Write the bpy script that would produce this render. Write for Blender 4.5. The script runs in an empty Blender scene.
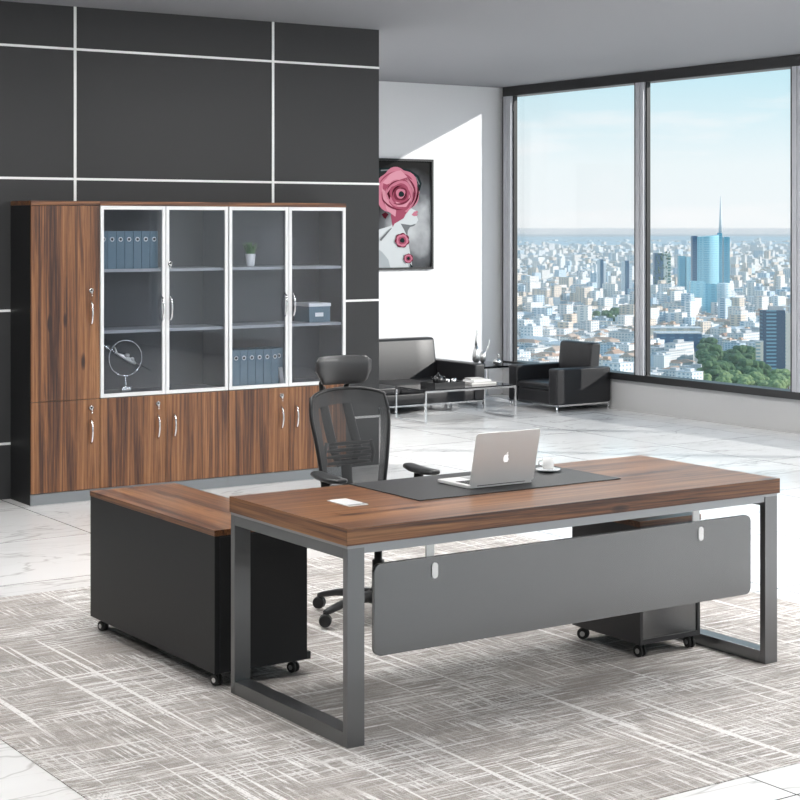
import bpy, bmesh, math, random
from mathutils import Vector, Matrix
random.seed(7)
PI = math.pi
S = bpy.context.scene
COL = S.collection

# ------------------------------------------------------------------ materials
def nt(name):
    m = bpy.data.materials.new(name); m.use_nodes = True
    n = m.node_tree.nodes; l = m.node_tree.links
    return m, n, l, n['Principled BSDF']

def mat(name, col, rough=0.5, metal=0.0, spec=0.5, bump=0.0, bscale=200.0, coat=0.0, vary=0.0):
    m, n, l, b = nt(name)
    b.inputs['Base Color'].default_value = (*col, 1)
    b.inputs['Roughness'].default_value = rough
    b.inputs['Metallic'].default_value = metal
    b.inputs['Specular IOR Level'].default_value = spec
    b.inputs['Coat Weight'].default_value = coat
    b.inputs['Coat Roughness'].default_value = 0.15
    tc = n.new('ShaderNodeTexCoord')
    nz = n.new('ShaderNodeTexNoise'); nz.inputs['Scale'].default_value = bscale; nz.inputs['Detail'].default_value = 3
    l.new(tc.outputs['Object'], nz.inputs['Vector'])
    if bump:
        bp = n.new('ShaderNodeBump'); bp.inputs['Strength'].default_value = bump; bp.inputs['Distance'].default_value = 0.002
        l.new(nz.outputs['Fac'], bp.inputs['Height']); l.new(bp.outputs['Normal'], b.inputs['Normal'])
    if vary:
        mx = n.new('ShaderNodeMixRGB'); mx.blend_type = 'MULTIPLY'; mx.inputs['Fac'].default_value = vary
        mx.inputs['Color1'].default_value = (*col, 1)
        l.new(nz.outputs['Fac'], mx.inputs['Color2']); l.new(mx.outputs['Color'], b.inputs['Base Color'])
    return m

def ramp(n, stops, interp='LINEAR'):
    r = n.new('ShaderNodeValToRGB'); r.color_ramp.interpolation = interp
    e = r.color_ramp.elements
    e[0].position, e[0].color = stops[0][0], (*stops[0][1], 1)
    e[1].position, e[1].color = stops[-1][0], (*stops[-1][1], 1)
    for p, c in stops[1:-1]:
        x = e.new(p); x.color = (*c, 1)
    return r

def g3(v): return (v, v, v)

def math_n(n, l, op, a, b=None, c=None):
    x = n.new('ShaderNodeMath'); x.operation = op
    for i, v in enumerate((a, b, c)):
        if v is None: continue
        if isinstance(v, (int, float)): x.inputs[i].default_value = v
        else: l.new(v, x.inputs[i])
    return x.outputs[0]

def wood(name, axis, gain=1.0, rough=0.29, seed=0.0):
    """walnut veneer, grain along the given axis"""
    m, n, l, b = nt(name)
    tc = n.new('ShaderNodeTexCoord')
    def mapped(along, across, off=0.0):
        mp = n.new('ShaderNodeMapping')
        s = [across] * 3; s['xyz'.index(axis)] = along
        mp.inputs['Scale'].default_value = s; mp.inputs['Location'].default_value = (off + seed, off * 1.7 + seed, off * .6)
        l.new(tc.outputs['Object'], mp.inputs['Vector']); return mp.outputs['Vector']
    def noise(v, det=5, dist=0.0, rg=0.6, sc=1.0):
        z = n.new('ShaderNodeTexNoise'); z.inputs['Scale'].default_value = sc; z.inputs['Detail'].default_value = det
        z.inputs['Distortion'].default_value = dist; z.inputs['Roughness'].default_value = rg
        l.new(v, z.inputs['Vector']); return z.outputs['Fac']
    band = noise(mapped(0.45, 19), 6, 0.9, 0.68)
    fine = noise(mapped(2.0, 110, 3.1), 4, 0.3, 0.75)
    wide = noise(mapped(0.22, 4.2, 7.7), 2, 0.4)
    knot = n.new('ShaderNodeTexVoronoi'); knot.inputs['Scale'].default_value = 1.0
    l.new(mapped(2.0, 6.5, 1.3), knot.inputs['Vector'])
    kn = n.new('ShaderNodeMapRange'); kn.inputs['From Min'].default_value = 0.0; kn.inputs['From Max'].default_value = 0.13
    kn.inputs['To Min'].default_value = 0.22; kn.inputs['To Max'].default_value = 0.0
    l.new(knot.outputs['Distance'], kn.inputs['Value'])
    s = math_n(n, l, 'MULTIPLY', band, 0.58)
    s = math_n(n, l, 'MULTIPLY_ADD', fine, 0.30, s)
    s = math_n(n, l, 'MULTIPLY_ADD', wide, 0.16, s)
    s = math_n(n, l, 'SUBTRACT', s, kn.outputs[0])
    r = ramp(n, [(0.40, (0.026 * gain, 0.011 * gain, 0.008 * gain)), (0.465, (0.078 * gain, 0.030 * gain, 0.015 * gain)),
                 (0.52, (0.160 * gain, 0.066 * gain, 0.027 * gain)), (0.575, (0.245 * gain, 0.108 * gain, 0.043 * gain)),
                 (0.66, (0.36 * gain, 0.178 * gain, 0.078 * gain))])
    l.new(s, r.inputs['Fac']); l.new(r.outputs['Color'], b.inputs['Base Color'])
    b.inputs['Roughness'].default_value = rough; b.inputs['Specular IOR Level'].default_value = 0.5
    bp = n.new('ShaderNodeBump'); bp.inputs['Strength'].default_value = 0.12; bp.inputs['Distance'].default_value = 0.001
    l.new(fine, bp.inputs['Height']); l.new(bp.outputs['Normal'], b.inputs['Normal'])
    return m

def glass(name, tint=(1, 1, 1), refl=0.05, rough=0.0, k=0.5):
    m = bpy.data.materials.new(name); m.use_nodes = True
    n = m.node_tree.nodes; l = m.node_tree.links; n.clear()
    o = n.new('ShaderNodeOutputMaterial'); t = n.new('ShaderNodeBsdfTransparent'); g = n.new('ShaderNodeBsdfGlossy')
    t.inputs['Color'].default_value = (*tint, 1); g.inputs['Roughness'].default_value = rough
    lw = n.new('ShaderNodeLayerWeight'); lw.inputs['Blend'].default_value = 0.22
    f = math_n(n, l, 'MULTIPLY_ADD', lw.outputs['Fresnel'], k, refl)
    mx = n.new('ShaderNodeMixShader'); l.new(f, mx.inputs[0])
    l.new(t.outputs[0], mx.inputs[1]); l.new(g.outputs[0], mx.inputs[2]); l.new(mx.outputs[0], o.inputs['Surface'])
    return m

def marble():
    m, n, l, b = nt('white_marble_tile')
    tc = n.new('ShaderNodeTexCoord'); sx = n.new('ShaderNodeSeparateXYZ'); l.new(tc.outputs['Object'], sx.inputs[0])
    T = 1.1075
    def cell(o, off):
        return math_n(n, l, 'DIVIDE', math_n(n, l, 'SUBTRACT', o, off), T)
    cx, cy = cell(sx.outputs[0], 4.035), cell(sx.outputs[1], 3.7585 - 0.0)
    cy = math_n(n, l, 'DIVIDE', math_n(n, l, 'SUBTRACT', sx.outputs[1], 3.762), 1.099)
    def edge(c):
        fr = math_n(n, l, 'FRACT', c)
        d = math_n(n, l, 'MINIMUM', fr, math_n(n, l, 'SUBTRACT', 1.0, fr))
        return math_n(n, l, 'LESS_THAN', d, 0.0030)
    gr = math_n(n, l, 'MAXIMUM', edge(cx), edge(cy))
    # every tile is cut from another part of the slab
    fx, fy = math_n(n, l, 'FLOOR', cx), math_n(n, l, 'FLOOR', cy)
    cmb = n.new('ShaderNodeCombineXYZ')
    l.new(math_n(n, l, 'MULTIPLY', fx, 3.7), cmb.inputs[0]); l.new(math_n(n, l, 'MULTIPLY', fy, 5.3), cmb.inputs[1])
    l.new(math_n(n, l, 'MULTIPLY_ADD', fx, 2.3, fy), cmb.inputs[2])
    va = n.new('ShaderNodeVectorMath'); va.operation = 'ADD'; l.new(tc.outputs['Object'], va.inputs[0]); l.new(cmb.outputs[0], va.inputs[1])
    def vein(sc, rotz, width, dist, off):
        mp = n.new('ShaderNodeMapping'); mp.inputs['Rotation'].default_value = (0, 0, rotz)
        mp.inputs['Scale'].default_value = (0.55, 1.9, 1); mp.inputs['Location'].default_value = (off, off, off)
        l.new(va.outputs[0], mp.inputs['Vector'])
        z = n.new('ShaderNodeTexNoise'); z.inputs['Scale'].default_value = sc; z.inputs['Detail'].default_value = 5
        z.inputs['Distortion'].default_value = dist; z.inputs['Roughness'].default_value = 0.55
        l.new(mp.outputs[0], z.inputs['Vector'])
        a = math_n(n, l, 'ABSOLUTE', math_n(n, l, 'SUBTRACT', z.outputs['Fac'], 0.5))
        r = n.new('ShaderNodeMapRange'); r.inputs['From Min'].default_value = 0; r.inputs['From Max'].default_value = width
        r.inputs['To Min'].default_value = 1; r.inputs['To Max'].default_value = 0
        l.new(a, r.inputs['Value']); return r.outputs[0]
    v1 = math_n(n, l, 'MULTIPLY', vein(0.8, 0.35, 0.010, 0.6, 1.0), 0.50)
    v2 = math_n(n, l, 'MULTIPLY', vein(1.7, -0.5, 0.012, 0.9, 4.0), 0.20)
    v3 = math_n(n, l, 'MULTIPLY', vein(0.6, 0.2, 0.12, 0.5, 9.0), 0.08)
    v = math_n(n, l, 'ADD', math_n(n, l, 'MAXIMUM', v1, v2), v3)
    mx = n.new('ShaderNodeMixRGB'); mx.inputs['Color1'].default_value = (0.87, 0.87, 0.87, 1); mx.inputs['Color2'].default_value = (0.36, 0.35, 0.34, 1)
    l.new(v, mx.inputs['Fac'])
    m2 = n.new('ShaderNodeMixRGB'); m2.inputs['Color2'].default_value = (0.10, 0.10, 0.10, 1)
    l.new(gr, m2.inputs['Fac']); l.new(mx.outputs[0], m2.inputs['Color1'])
    l.new(m2.outputs[0], b.inputs['Base Color'])
    b.inputs['Roughness'].default_value = 0.16; b.inputs['Specular IOR Level'].default_value = 0.45
    return m

def rug_mat():
    m, n, l, b = nt('woven_rug_pile')
    tc = n.new('ShaderNodeTexCoord')
    def nz(sc, off, det=3, rg=0.6, dist=0.0):
        mp = n.new('ShaderNodeMapping'); mp.inputs['Scale'].default_value = sc; mp.inputs['Location'].default_value = (off, off, off)
        l.new(tc.outputs['Object'], mp.inputs['Vector'])
        z = n.new('ShaderNodeTexNoise'); z.inputs['Scale'].default_value = 1; z.inputs['Detail'].default_value = det
        z.inputs['Roughness'].default_value = rg; z.inputs['Distortion'].default_value = dist
        l.new(mp.outputs[0], z.inputs['Vector']); return z.outputs['Fac']
    def th(v, lo, hi):
        r = n.new('ShaderNodeMapRange'); r.inputs['From Min'].default_value = lo; r.inputs['From Max'].default_value = hi
        l.new(v, r.inputs['Value']); return r.outputs[0]
    xs = th(nz((3.8, 70, 1), 0.0, 3, 0.75), 0.50, 0.58)      # streaks along x
    ys = th(nz((70, 3.6, 1), 5.0, 3, 0.75), 0.515, 0.60)      # streaks along y
    xl = th(nz((1.3, 30, 1), 11.0, 1, 0.5), 0.675, 0.695)
    yl = th(nz((30, 0.55, 1), 17.0, 1, 0.5), 0.655, 0.675)
    big = th(nz((1.7, 1.9, 1), 3.0, 2), 0.40, 0.56)
    big2 = th(nz((1.3, 2.6, 1), 9.0, 2), 0.40, 0.56)
    s = math_n(n, l, 'MAXIMUM', math_n(n, l, 'MULTIPLY', xs, math_n(n, l, 'MULTIPLY_ADD', big, .8, .2)), math_n(n, l, 'MULTIPLY', ys, big2))
    s = math_n(n, l, 'MAXIMUM', s, math_n(n, l, 'MAXIMUM', xl, yl))
    brk = th(nz((90, 90, 1), 2.0, 2), 0.26, 0.46)
    s = math_n(n, l, 'MULTIPLY', s, brk)
    pile = nz((330, 330, 330), 0.0, 2)
    base = ramp(n, [(0.30, (0.25, 0.225, 0.208)), (0.70, (0.50, 0.465, 0.44))]); l.new(pile, base.inputs['Fac'])
    tone = nz((3.0, 16, 1), 21.0, 3); tr = ramp(n, [(0.3, g3(0.78)), (0.7, g3(1.12))]); l.new(tone, tr.inputs['Fac'])
    mu = n.new('ShaderNodeMixRGB'); mu.blend_type = 'MULTIPLY'; mu.inputs['Fac'].default_value = 1
    l.new(base.outputs[0], mu.inputs['Color1']); l.new(tr.outputs[0], mu.inputs['Color2'])
    mx = n.new('ShaderNodeMixRGB'); mx.inputs['Color2'].default_value = (0.92, 0.91, 0.90, 1)
    l.new(mu.outputs[0], mx.inputs['Color1']); l.new(math_n(n, l, 'MULTIPLY', s, 0.74), mx.inputs['Fac'])
    l.new(mx.outputs[0], b.inputs['Base Color'])
    b.inputs['Roughness'].default_value = 0.95; b.inputs['Specular IOR Level'].default_value = 0.1
    bp = n.new('ShaderNodeBump'); bp.inputs['Strength'].default_value = 0.6; bp.inputs['Distance'].default_value = 0.004
    l.new(math_n(n, l, 'ADD', pile, math_n(n, l, 'MULTIPLY', s, 0.6)), bp.inputs['Height']); l.new(bp.outputs['Normal'], b.inputs['Normal'])
    return m

def mesh_fabric(name, hole=0.50, scale=260):
    m = bpy.data.materials.new(name); m.use_nodes = True
    n = m.node_tree.nodes; l = m.node_tree.links; b = n['Principled BSDF']; o = n['Material Output']
    b.inputs['Base Color'].default_value = (0.045, 0.047, 0.05, 1); b.inputs['Roughness'].default_value = 0.6
    tc = n.new('ShaderNodeTexCoord'); sx = n.new('ShaderNodeSeparateXYZ'); l.new(tc.outputs['Object'], sx.inputs[0])
    a = math_n(n, l, 'SINE', math_n(n, l, 'MULTIPLY', math_n(n, l, 'ADD', sx.outputs[0], sx.outputs[2]), scale))
    c = math_n(n, l, 'SINE', math_n(n, l, 'MULTIPLY', math_n(n, l, 'SUBTRACT', sx.outputs[0], sx.outputs[2]), scale))
    f = math_n(n, l, 'GREATER_THAN', math_n(n, l, 'MULTIPLY', a, c), hole)   # threads where the lattice product is high
    f = math_n(n, l, 'LESS_THAN', math_n(n, l, 'ADD', a, c), hole)
    t = n.new('ShaderNodeBsdfTransparent'); mx = n.new('ShaderNodeMixShader')
    l.new(f, mx.inputs[0]); l.new(t.outputs[0], mx.inputs[1]); l.new(b.outputs[0], mx.inputs[2]); l.new(mx.outputs[0], o.inputs['Surface'])
    return m

def facade(name, wall, win, sx=4.0, sz=3.2, fill=0.55, rough=0.7, glossy=0.1):
    """wall with rows of windows, metres"""
    m, n, l, b = nt(name)
    tc = n.new('ShaderNodeTexCoord'); sp = n.new('ShaderNodeSeparateXYZ'); l.new(tc.outputs['Object'], sp.inputs[0])
    h = math_n(n, l, 'ADD', sp.outputs[0], sp.outputs[1])
    def band(v, step, f):
        fr = math_n(n, l, 'FRACT', math_n(n, l, 'DIVIDE', v, step))
        return math_n(n, l, 'LESS_THAN', fr, f)
    k = math_n(n, l, 'MULTIPLY', band(h, sx, fill), band(sp.outputs[2], sz, fill))
    ge = n.new('ShaderNodeNewGeometry'); sn = n.new('ShaderNodeSeparateXYZ'); l.new(ge.outputs['Normal'], sn.inputs[0])
    k = math_n(n, l, 'MULTIPLY', k, math_n(n, l, 'LESS_THAN', sn.outputs[2], 0.5))
    mx = n.new('ShaderNodeMixRGB'); mx.inputs['Color1'].default_value = (*wall, 1); mx.inputs['Color2'].default_value = (*win, 1)
    l.new(k, mx.inputs['Fac']); l.new(mx.outputs[0], b.inputs['Base Color'])
    b.inputs['Roughness'].default_value = rough; b.inputs['Specular IOR Level'].default_value = glossy
    return m

M = {}
M['wood_x'] = wood('walnut_grain_x', 'x', 1.05)
M['wood_y'] = wood('walnut_grain_y', 'y', 1.0, seed=4.2)
M['wood_z'] = wood('walnut_grain_z', 'z', 1.0, seed=1.7)
M['dark_lam'] = mat('charcoal_laminate', (0.019, 0.0195, 0.0205), 0.45, spec=0.3, bump=0.05, bscale=600)
M['dark_lam2'] = mat('charcoal_laminate_edge', (0.032, 0.032, 0.034), 0.4)
M['gun'] = mat('gunmetal_paint', (0.19, 0.193, 0.197), 0.30, 0.8, bump=0.03, bscale=900)
M['gunlip'] = mat('silver_grey_paint', (0.30, 0.31, 0.32), 0.32, 0.4)
M['panelgrey'] = mat('grey_painted_panel', (0.175, 0.177, 0.18), 0.27, 0.85)
M['alu'] = mat('white_aluminium', (0.70, 0.71, 0.72), 0.35, 0.15)
M['chrome'] = mat('chrome', (0.82, 0.82, 0.83), 0.12, 1.0)
M['silver'] = mat('brushed_silver', (0.62, 0.62, 0.62), 0.28, 1.0)
M['blackpl'] = mat('black_plastic', (0.013, 0.0135, 0.015), 0.38, bump=0.05, bscale=500)
M['dgplastic'] = mat('dark_grey_plastic', (0.028, 0.029, 0.031), 0.38)
M['head'] = mat('grey_leatherette', (0.05, 0.051, 0.054), 0.32, bump=0.08, bscale=350)
M['rubber'] = mat('black_rubber', (0.015, 0.015, 0.015), 0.5)
M['leather'] = mat('black_leather', (0.016, 0.016, 0.018), 0.40, spec=0.4, bump=0.15, bscale=120)
M['plinth'] = mat('grey_plinth', (0.21, 0.225, 0.24), 0.4, 0.2)
M['inner'] = mat('cabinet_lining', (0.058, 0.060, 0.066), 0.5)
M['shelf'] = mat('grey_shelf', (0.34, 0.35, 0.37), 0.45)
M['darkwall'] = mat('charcoal_wall_panel', (0.040, 0.041, 0.043), 0.5, spec=0.3, bump=0.03, bscale=80)
M['whitewall'] = mat('white_plaster', (0.80, 0.81, 0.83), 0.8, bump=0.02, bscale=60)
M['greywall'] = mat('grey_plaster', (0.50, 0.50, 0.50), 0.8)
M['ceil'] = mat('grey_ceiling', (0.24, 0.245, 0.26), 0.7)
M['frame'] = mat('grey_window_frame', (0.46, 0.47, 0.50), 0.4, 0.2)
M['blackfr'] = mat('black_window_frame', (0.014, 0.014, 0.015), 0.4)
M['strip'] = mat('white_metal_inlay', (0.85, 0.86, 0.86), 0.35, 0.1)
M['pad'] = mat('charcoal_leather_pad', (0.016, 0.0165, 0.018), 0.5, bump=0.1, bscale=700)
M['blue'] = mat('slate_blue_card', (0.10, 0.165, 0.21), 0.55, bump=0.04, bscale=300)
M['blueside'] = mat('dark_slate_card', (0.05, 0.065, 0.08), 0.6)
M['white'] = mat('white_paint', (0.82, 0.82, 0.82), 0.4)
M['porcelain'] = mat('white_porcelain', (0.85, 0.85, 0.85), 0.15, coat=0.5)
M['laptop'] = mat('silver_aluminium', (0.68, 0.68, 0.68), 0.38, 0.15)
M['keys'] = mat('black_keys', (0.02, 0.02, 0.02), 0.5)
M['screen'] = mat('dark_screen', (0.008, 0.008, 0.01), 0.1)
M['coffee'] = mat('coffee', (0.03, 0.012, 0.005), 0.1)
M['green'] = mat('grass_leaf', (0.07, 0.20, 0.04), 0.6, vary=0.4, bscale=40)
M['blackglass'] = mat('black_table_glass', (0.010, 0.010, 0.012), 0.08)
M['paper'] = mat('book_paper', (0.75, 0.74, 0.72), 0.8)
M['bookgrey'] = mat('grey_book_cover', (0.42, 0.41, 0.40), 0.5)
M['floor'] = marble()
M['rug'] = rug_mat()
M['mesh'] = mesh_fabric('black_mesh_fabric', 0.35, 900)
M['mesh2'] = mesh_fabric('dense_black_mesh', 1.3, 900)
M['pane'] = glass('window_glass', (1, 1, 1), 0.0, k=0.10)
M['cabglass'] = glass('cabinet_glass', (0.90, 0.92, 0.95), 0.03)

# ------------------------------------------------------------------ builders
class MB:
    def __init__(s): s.bm = bmesh.new(); s.mi = 0
    def _fin(s, faces, smooth):
        for f in faces: f.smooth = smooth; f.material_index = s.mi
    def box(s, x0, x1, y0, y1, z0, z1, rot=None):
        vs = [s.bm.verts.new((x, y, z)) for x in (x0, x1) for y in (y0, y1) for z in (z0, z1)]
        if rot:  # rot = (pivot, matrix)
            for v in vs: v.co = rot[1] @ (v.co - Vector(rot[0])) + Vector(rot[0])
        F = [(0, 1, 3, 2), (4, 6, 7, 5), (0, 4, 5, 1), (2, 3, 7, 6), (0, 2, 6, 4), (1, 5, 7, 3)]
        s._fin([s.bm.faces.new([vs[i] for i in f]) for f in F], False); return s
    def rings(s, rings, cap=True, smooth=True, closed=True):
        R = [[s.bm.verts.new(p) for p in r] for r in rings]; fs = []
        n = len(R[0])
        for a, b in zip(R, R[1:]):
            for i in range(n if closed else n - 1):
                j = (i + 1) % n
                fs.append(s.bm.faces.new((a[i], a[j], b[j], b[i])))
        s._fin(fs, smooth)
        if cap and closed:
            s._fin([s.bm.faces.new(list(reversed(R[0]))), s.bm.faces.new(R[-1])], False)
        return s
    def cyl(s, p0, p1, r0, r1=None, seg=16, cap=True):
        return s.tube([p0, p1], [r0, r0 if r1 is None else r1], seg, cap)
    def tube(s, pts, r, seg=10, cap=True, flat=1.0):
        pts = [Vector(p) for p in pts]
        if not isinstance(r, (list, tuple)): r = [r] * len(pts)
        ring = []; up = None
        for i, p in enumerate(pts):
            d = (pts[min(i + 1, len(pts) - 1)] - pts[max(i - 1, 0)]).normalized()
            if up is None: up = Vector((0, 0, 1)) if abs(d.z) < .9 else Vector((0, 1, 0))
            a = d.cross(up).normalized(); b = a.cross(d).normalized(); up = b
            ring.append([p + (a * math.cos(t) + b * math.sin(t) * flat) * r[i] for t in [2 * PI * k / seg for k in range(seg)]])
        return s.rings(ring, cap)
    def lathe(s, prof, c=(0, 0, 0), seg=24, cap=True):
        return s.rings([[(c[0] + r * math.cos(2 * PI * k / seg), c[1] + r * math.sin(2 * PI * k / seg), c[2] + z) for k in range(seg)] for r, z in prof], cap)
    def prism(s, poly, fn0, fn1, smooth=False):
        """poly of (a,b); fn maps (a,b)->xyz for both ends"""
        A = [s.bm.verts.new(fn0(*p)) for p in poly]; B = [s.bm.verts.new(fn1(*p)) for p in poly]
        n = len(poly)
        s._fin([s.bm.faces.new(A), s.bm.faces.new(list(reversed(B)))], False)
        s._fin([s.bm.faces.new((A[i], B[i], B[(i + 1) % n], A[(i + 1) % n])) for i in range(n)], smooth)
        return s
    def ball(s, c, rx, ry=None, rz=None, seg=16, rg=10):
        ry = ry or rx; rz = rz or rx
        return s.rings([[(c[0] + rx * math.sin(PI * j / rg) * math.cos(2 * PI * k / seg), c[1] + ry * math.sin(PI * j / rg) * math.sin(2 * PI * k / seg),
                          c[2] - rz * math.cos(PI * j / rg)) for k in range(seg)] for j in [0.05] + list(range(1, rg)) + [rg - 0.05]])
    def torus(s, c, R, r, axis=(0, 1, 0), seg=40, sec=8):
        ax = Vector(axis).normalized(); u = ax.orthogonal().normalized(); v = ax.cross(u); c = Vector(c)
        rings = []
        for i in range(seg + 1):
            t = 2 * PI * i / seg; d = u * math.cos(t) + v * math.sin(t)
            rings.append([c + d * (R + r * math.cos(q)) + ax * r * math.sin(q) for q in [2 * PI * k / sec for k in range(sec)]])
        return s.rings(rings, cap=False)
    def build(s, name, mats, parent=None, off=None, bevel=0.0, seg=2):
        bmesh.ops.recalc_face_normals(s.bm, faces=s.bm.faces)
        r = parent
        while r is not None and r.parent is not None: r = r.parent
        o0 = Vector(off) if off is not None else (r.location if r is not None else Vector((0, 0, 0)))
        me = bpy.data.meshes.new(name)
        for v in s.bm.verts: v.co -= o0
        s.bm.to_mesh(me); s.bm.free()
        for m in (mats if isinstance(mats, (list, tuple)) else [mats]): me.materials.append(m)
        ob = bpy.data.objects.new(name, me); COL.objects.link(ob)
        if parent is not None: ob.parent = parent
        else: ob.location = o0
        if bevel:
            b = ob.modifiers.new('Bevel', 'BEVEL'); b.width = bevel; b.segments = seg; b.limit_method = 'ANGLE'; b.angle_limit = math.radians(40)
        return ob

def B(*a): return MB().box(*a)
def tag(o, label, cat, group=None, kind=None):
    o['label'] = label; o['category'] = cat
    if group: o['group'] = group
    if kind: o['kind'] = kind
    return o
def thing(name, label, cat, loc=(0, 0, 0), group=None):
    o = bpy.data.objects.new(name, None); COL.objects.link(o); o.location = loc; o.empty_display_size = 0.1
    return tag(o, label, cat, group)
def struct(o):
    o['kind'] = 'structure'; return o
def kids(o): return [c for c in bpy.data.objects if c.parent is o]
def copy_tree(o, parent=None):
    c = o.copy(); COL.objects.link(c)
    if parent is not None: c.parent = parent
    for k in kids(o): copy_tree(k, c)
    return c

def rrect(x0, x1, z0, z1, r, n=6):
    pts = []
    for cx, cz, a0 in ((x1 - r, z0 + r, -90), (x1 - r, z1 - r, 0), (x0 + r, z1 - r, 90), (x0 + r, z0 + r, 180)):
        for k in range(n + 1):
            a = math.radians(a0 + 90 * k / n); pts.append((cx + r * math.cos(a), cz + r * math.sin(a)))
    return pts

def cushion(x0, x1, y0, y1, z0, z1, r=0.03, puff=0.0):
    """soft box: rounded edges, gently puffed top"""
    m = MB(); nx = 8; rings = []
    def sect(x, k):
        return [(x, a, b) for a, b in rrect(y0 + k, y1 - k, z0 + k, z1 - k, max(r - k * .3, .004), 4)]
    rings = [sect(x0 + 0.0, r * .55), sect(x0 + r * .25, r * .2), sect(x0 + r * .8, 0)]
    for i in range(1, nx):
        t = i / nx; rings.append(sect(x0 + r + (x1 - x0 - 2 * r) * t, 0))
    rings += [sect(x1 - r * .8, 0), sect(x1 - r * .25, r * .2), sect(x1, r * .55)]
    m.rings(rings)
    return m

# ------------------------------------------------------------------ the room
CE = 3.28
YW = 10.73           # dark feature wall
struct(B(-3.0, 11.2, -7.0, 14.75, -0.12, 0.0).build('floor', M['floor']))
struct(B(-3.0, 11.3, -7.0, 14.75, CE, CE + 0.2).build('ceiling', M['ceil']))
struct(B(7.0, 11.06, 14.50, 14.75, 0, CE).build('wall_back', M['whitewall']))
struct(B(-3.15, -3.0, -7.0, 11.0, 0, CE).build('wall_left', M['greywall']))
struct(B(-3.0, 7.004, YW, YW + 0.22, 0, CE).build('wall_front', M['darkwall']))
struct(B(4.0, 6.9999, 14.50, 14.75, 0, CE).build('wall_alcove', M['whitewall'])); struct(B(3.85, 4.0, YW + 0.22, 14.75, 0, CE).build('wall_inner', M['whitewall']))
m = MB(); m.box(11.05, 11.3, 1.5, 6.95, 0, CE); m.box(11.05, 11.3, -7.0, -2.5, 0, CE); m.box(11.05, 11.3, -2.5, 1.5, 0, .3); m.box(11.05, 11.3, -2.5, 1.5, 3.18, CE)
struct(m.build('wall_right', M['whitewall']))
BL = bpy.data.materials.new('fill_blind_cloth'); BL.use_nodes = True; _n = BL.node_tree.nodes; _n.clear()
_o = _n.new('ShaderNodeOutputMaterial'); _t = _n.new('ShaderNodeBsdfTranslucent'); _t.inputs['Color'].default_value = (.85, .85, .84, 1); BL.node_tree.links.new(_t.outputs[0], _o.inputs['Surface'])
_m = MB(); _v = [_m.bm.verts.new(p) for p in ((11.1, -2.5, .3), (11.1, 1.5, .3), (11.1, 1.5, 3.18), (11.1, -2.5, 3.18))]; _m.bm.faces.new(_v)
struct(_m.build('window_6', BL))   # unseen translucent blind, added to throw soft light on the desk's right side
struct(B(11.05, 11.3, 6.95, 14.50, 0, 0.30).build('wall_sill', M['greywall']))
m = MB()
for z in (0.366, 1.242, 2.117, 2.993): m.box(-3.0, 7.006, YW - 0.004, YW - 0.0002, z - 0.008, z + 0.008)
for i in range(-4, 2): 
    x = 6.086 + 1.531 * (i - 0) if i <= 0 else 7.6
    if x < 7: m.box(x - 0.0095, x + 0.0095, YW - 0.0045, YW - 0.0003, 0, CE)
struct(m.build('trim_1', M['strip']))
m = MB(); m.box(11.035, 11.0499, -7.0, 14.4995, 0.0, 0.012)
struct(m.build('baseboard_right', M['greywall']))

# windows: three bays in the right-hand wall
def window(k, y0, y1, g0, g1):
    m = MB(); m.box(11.0, 11.16, y0, y1, 0.30, 0.365); m.box(11.0, 11.16, y0, y1, 3.180, CE - 0.0005)
    fr = m.build('window_%d' % k, M['blackfr']); struct(fr)
    m = MB(); m.box(11.085, 11.097, g0, g1, 0.3655, 3.1795)
    m.build('window_pane', M['pane'], fr)
    m = MB(); m.box(11.03, 11.075, g1 - 0.018, g1 - 0.0005, 0.3655, 3.1795); m.build('window_gasket', M['blackfr'], fr)
    return fr
MY = [14.295, 12.215, 10.200, 8.185, 6.970]      # near edge of every mullion
for k_ in range(4):
    hi = 14.4365 if k_ == 0 else MY[k_] + .063
    window(k_ + 1, MY[k_ + 1] + .0635 if k_ < 3 else 6.951, hi, MY[k_ + 1] + .1255, MY[k_] - .0005)
def mull(k, y0, y1):
    m = MB(); m.box(10.998, 11.075, y0, y1 - .014, 0.3655, 3.1795); m.box(10.990, 10.9979, (y0 + y1) / 2 - 0.012, (y0 + y1) / 2 + 0.004, 0.3655, 3.1795)
    o = struct(m.build('trim_%d' % k, M['frame']))
    B(10.996, 11.075, y1 - .0138, y1, 0.3655, 3.1795).build('gasket', M['blackfr'], o)
for k_, y_ in enumerate(MY): mull(k_ + 2, y_, y_ + (.142 if k_ == 0 else .125))
struct(B(11.05, 11.16, 14.4375, 14.4995, .3005, CE - .0005).build('trim_12', M['blackfr']))

# fill light panels, added in the ceiling out of view to brighten the room
EM = bpy.data.materials.new('fill_emission'); EM.use_nodes = True
_n = EM.node_tree.nodes; _n.clear(); _o = _n.new('ShaderNodeOutputMaterial'); _e = _n.new('ShaderNodeEmission')
_e.inputs['Color'].default_value = (1, 0.985, 0.96, 1); _e.inputs['Strength'].default_value = 30.0
EM.node_tree.links.new(_e.outputs[0], _o.inputs['Surface'])
c0 = None
spots = [(7.0, 1.4, 'in front of the desk, towards the right wall'), (7.3, 3.3, 'front right of the desk'), (4.6, 0.8, 'furthest in front of the desk'),
         (6.9, 5.2, 'to the right of the desk'), (3.2, 6.0, 'over the low side cabinet'), (3.2, 8.4, 'just in front of the bookcase wall'), (0.2, 5.0, 'furthest to the left'),
         (9.9, 0.3, 'closest to the right wall, behind the camera side'), (9.0, 4.4, 'beside the right wall, level with the desk'), (6.6, 7.9, 'nearest the end of the dark wall'), (8.9, 6.6, 'nearest the windows'),
         (6.4, 13.6, 'in the alcove behind the dark wall, nearest the white wall'), (6.9, 12.0, 'in the alcove, close behind the dark wall')]
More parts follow.
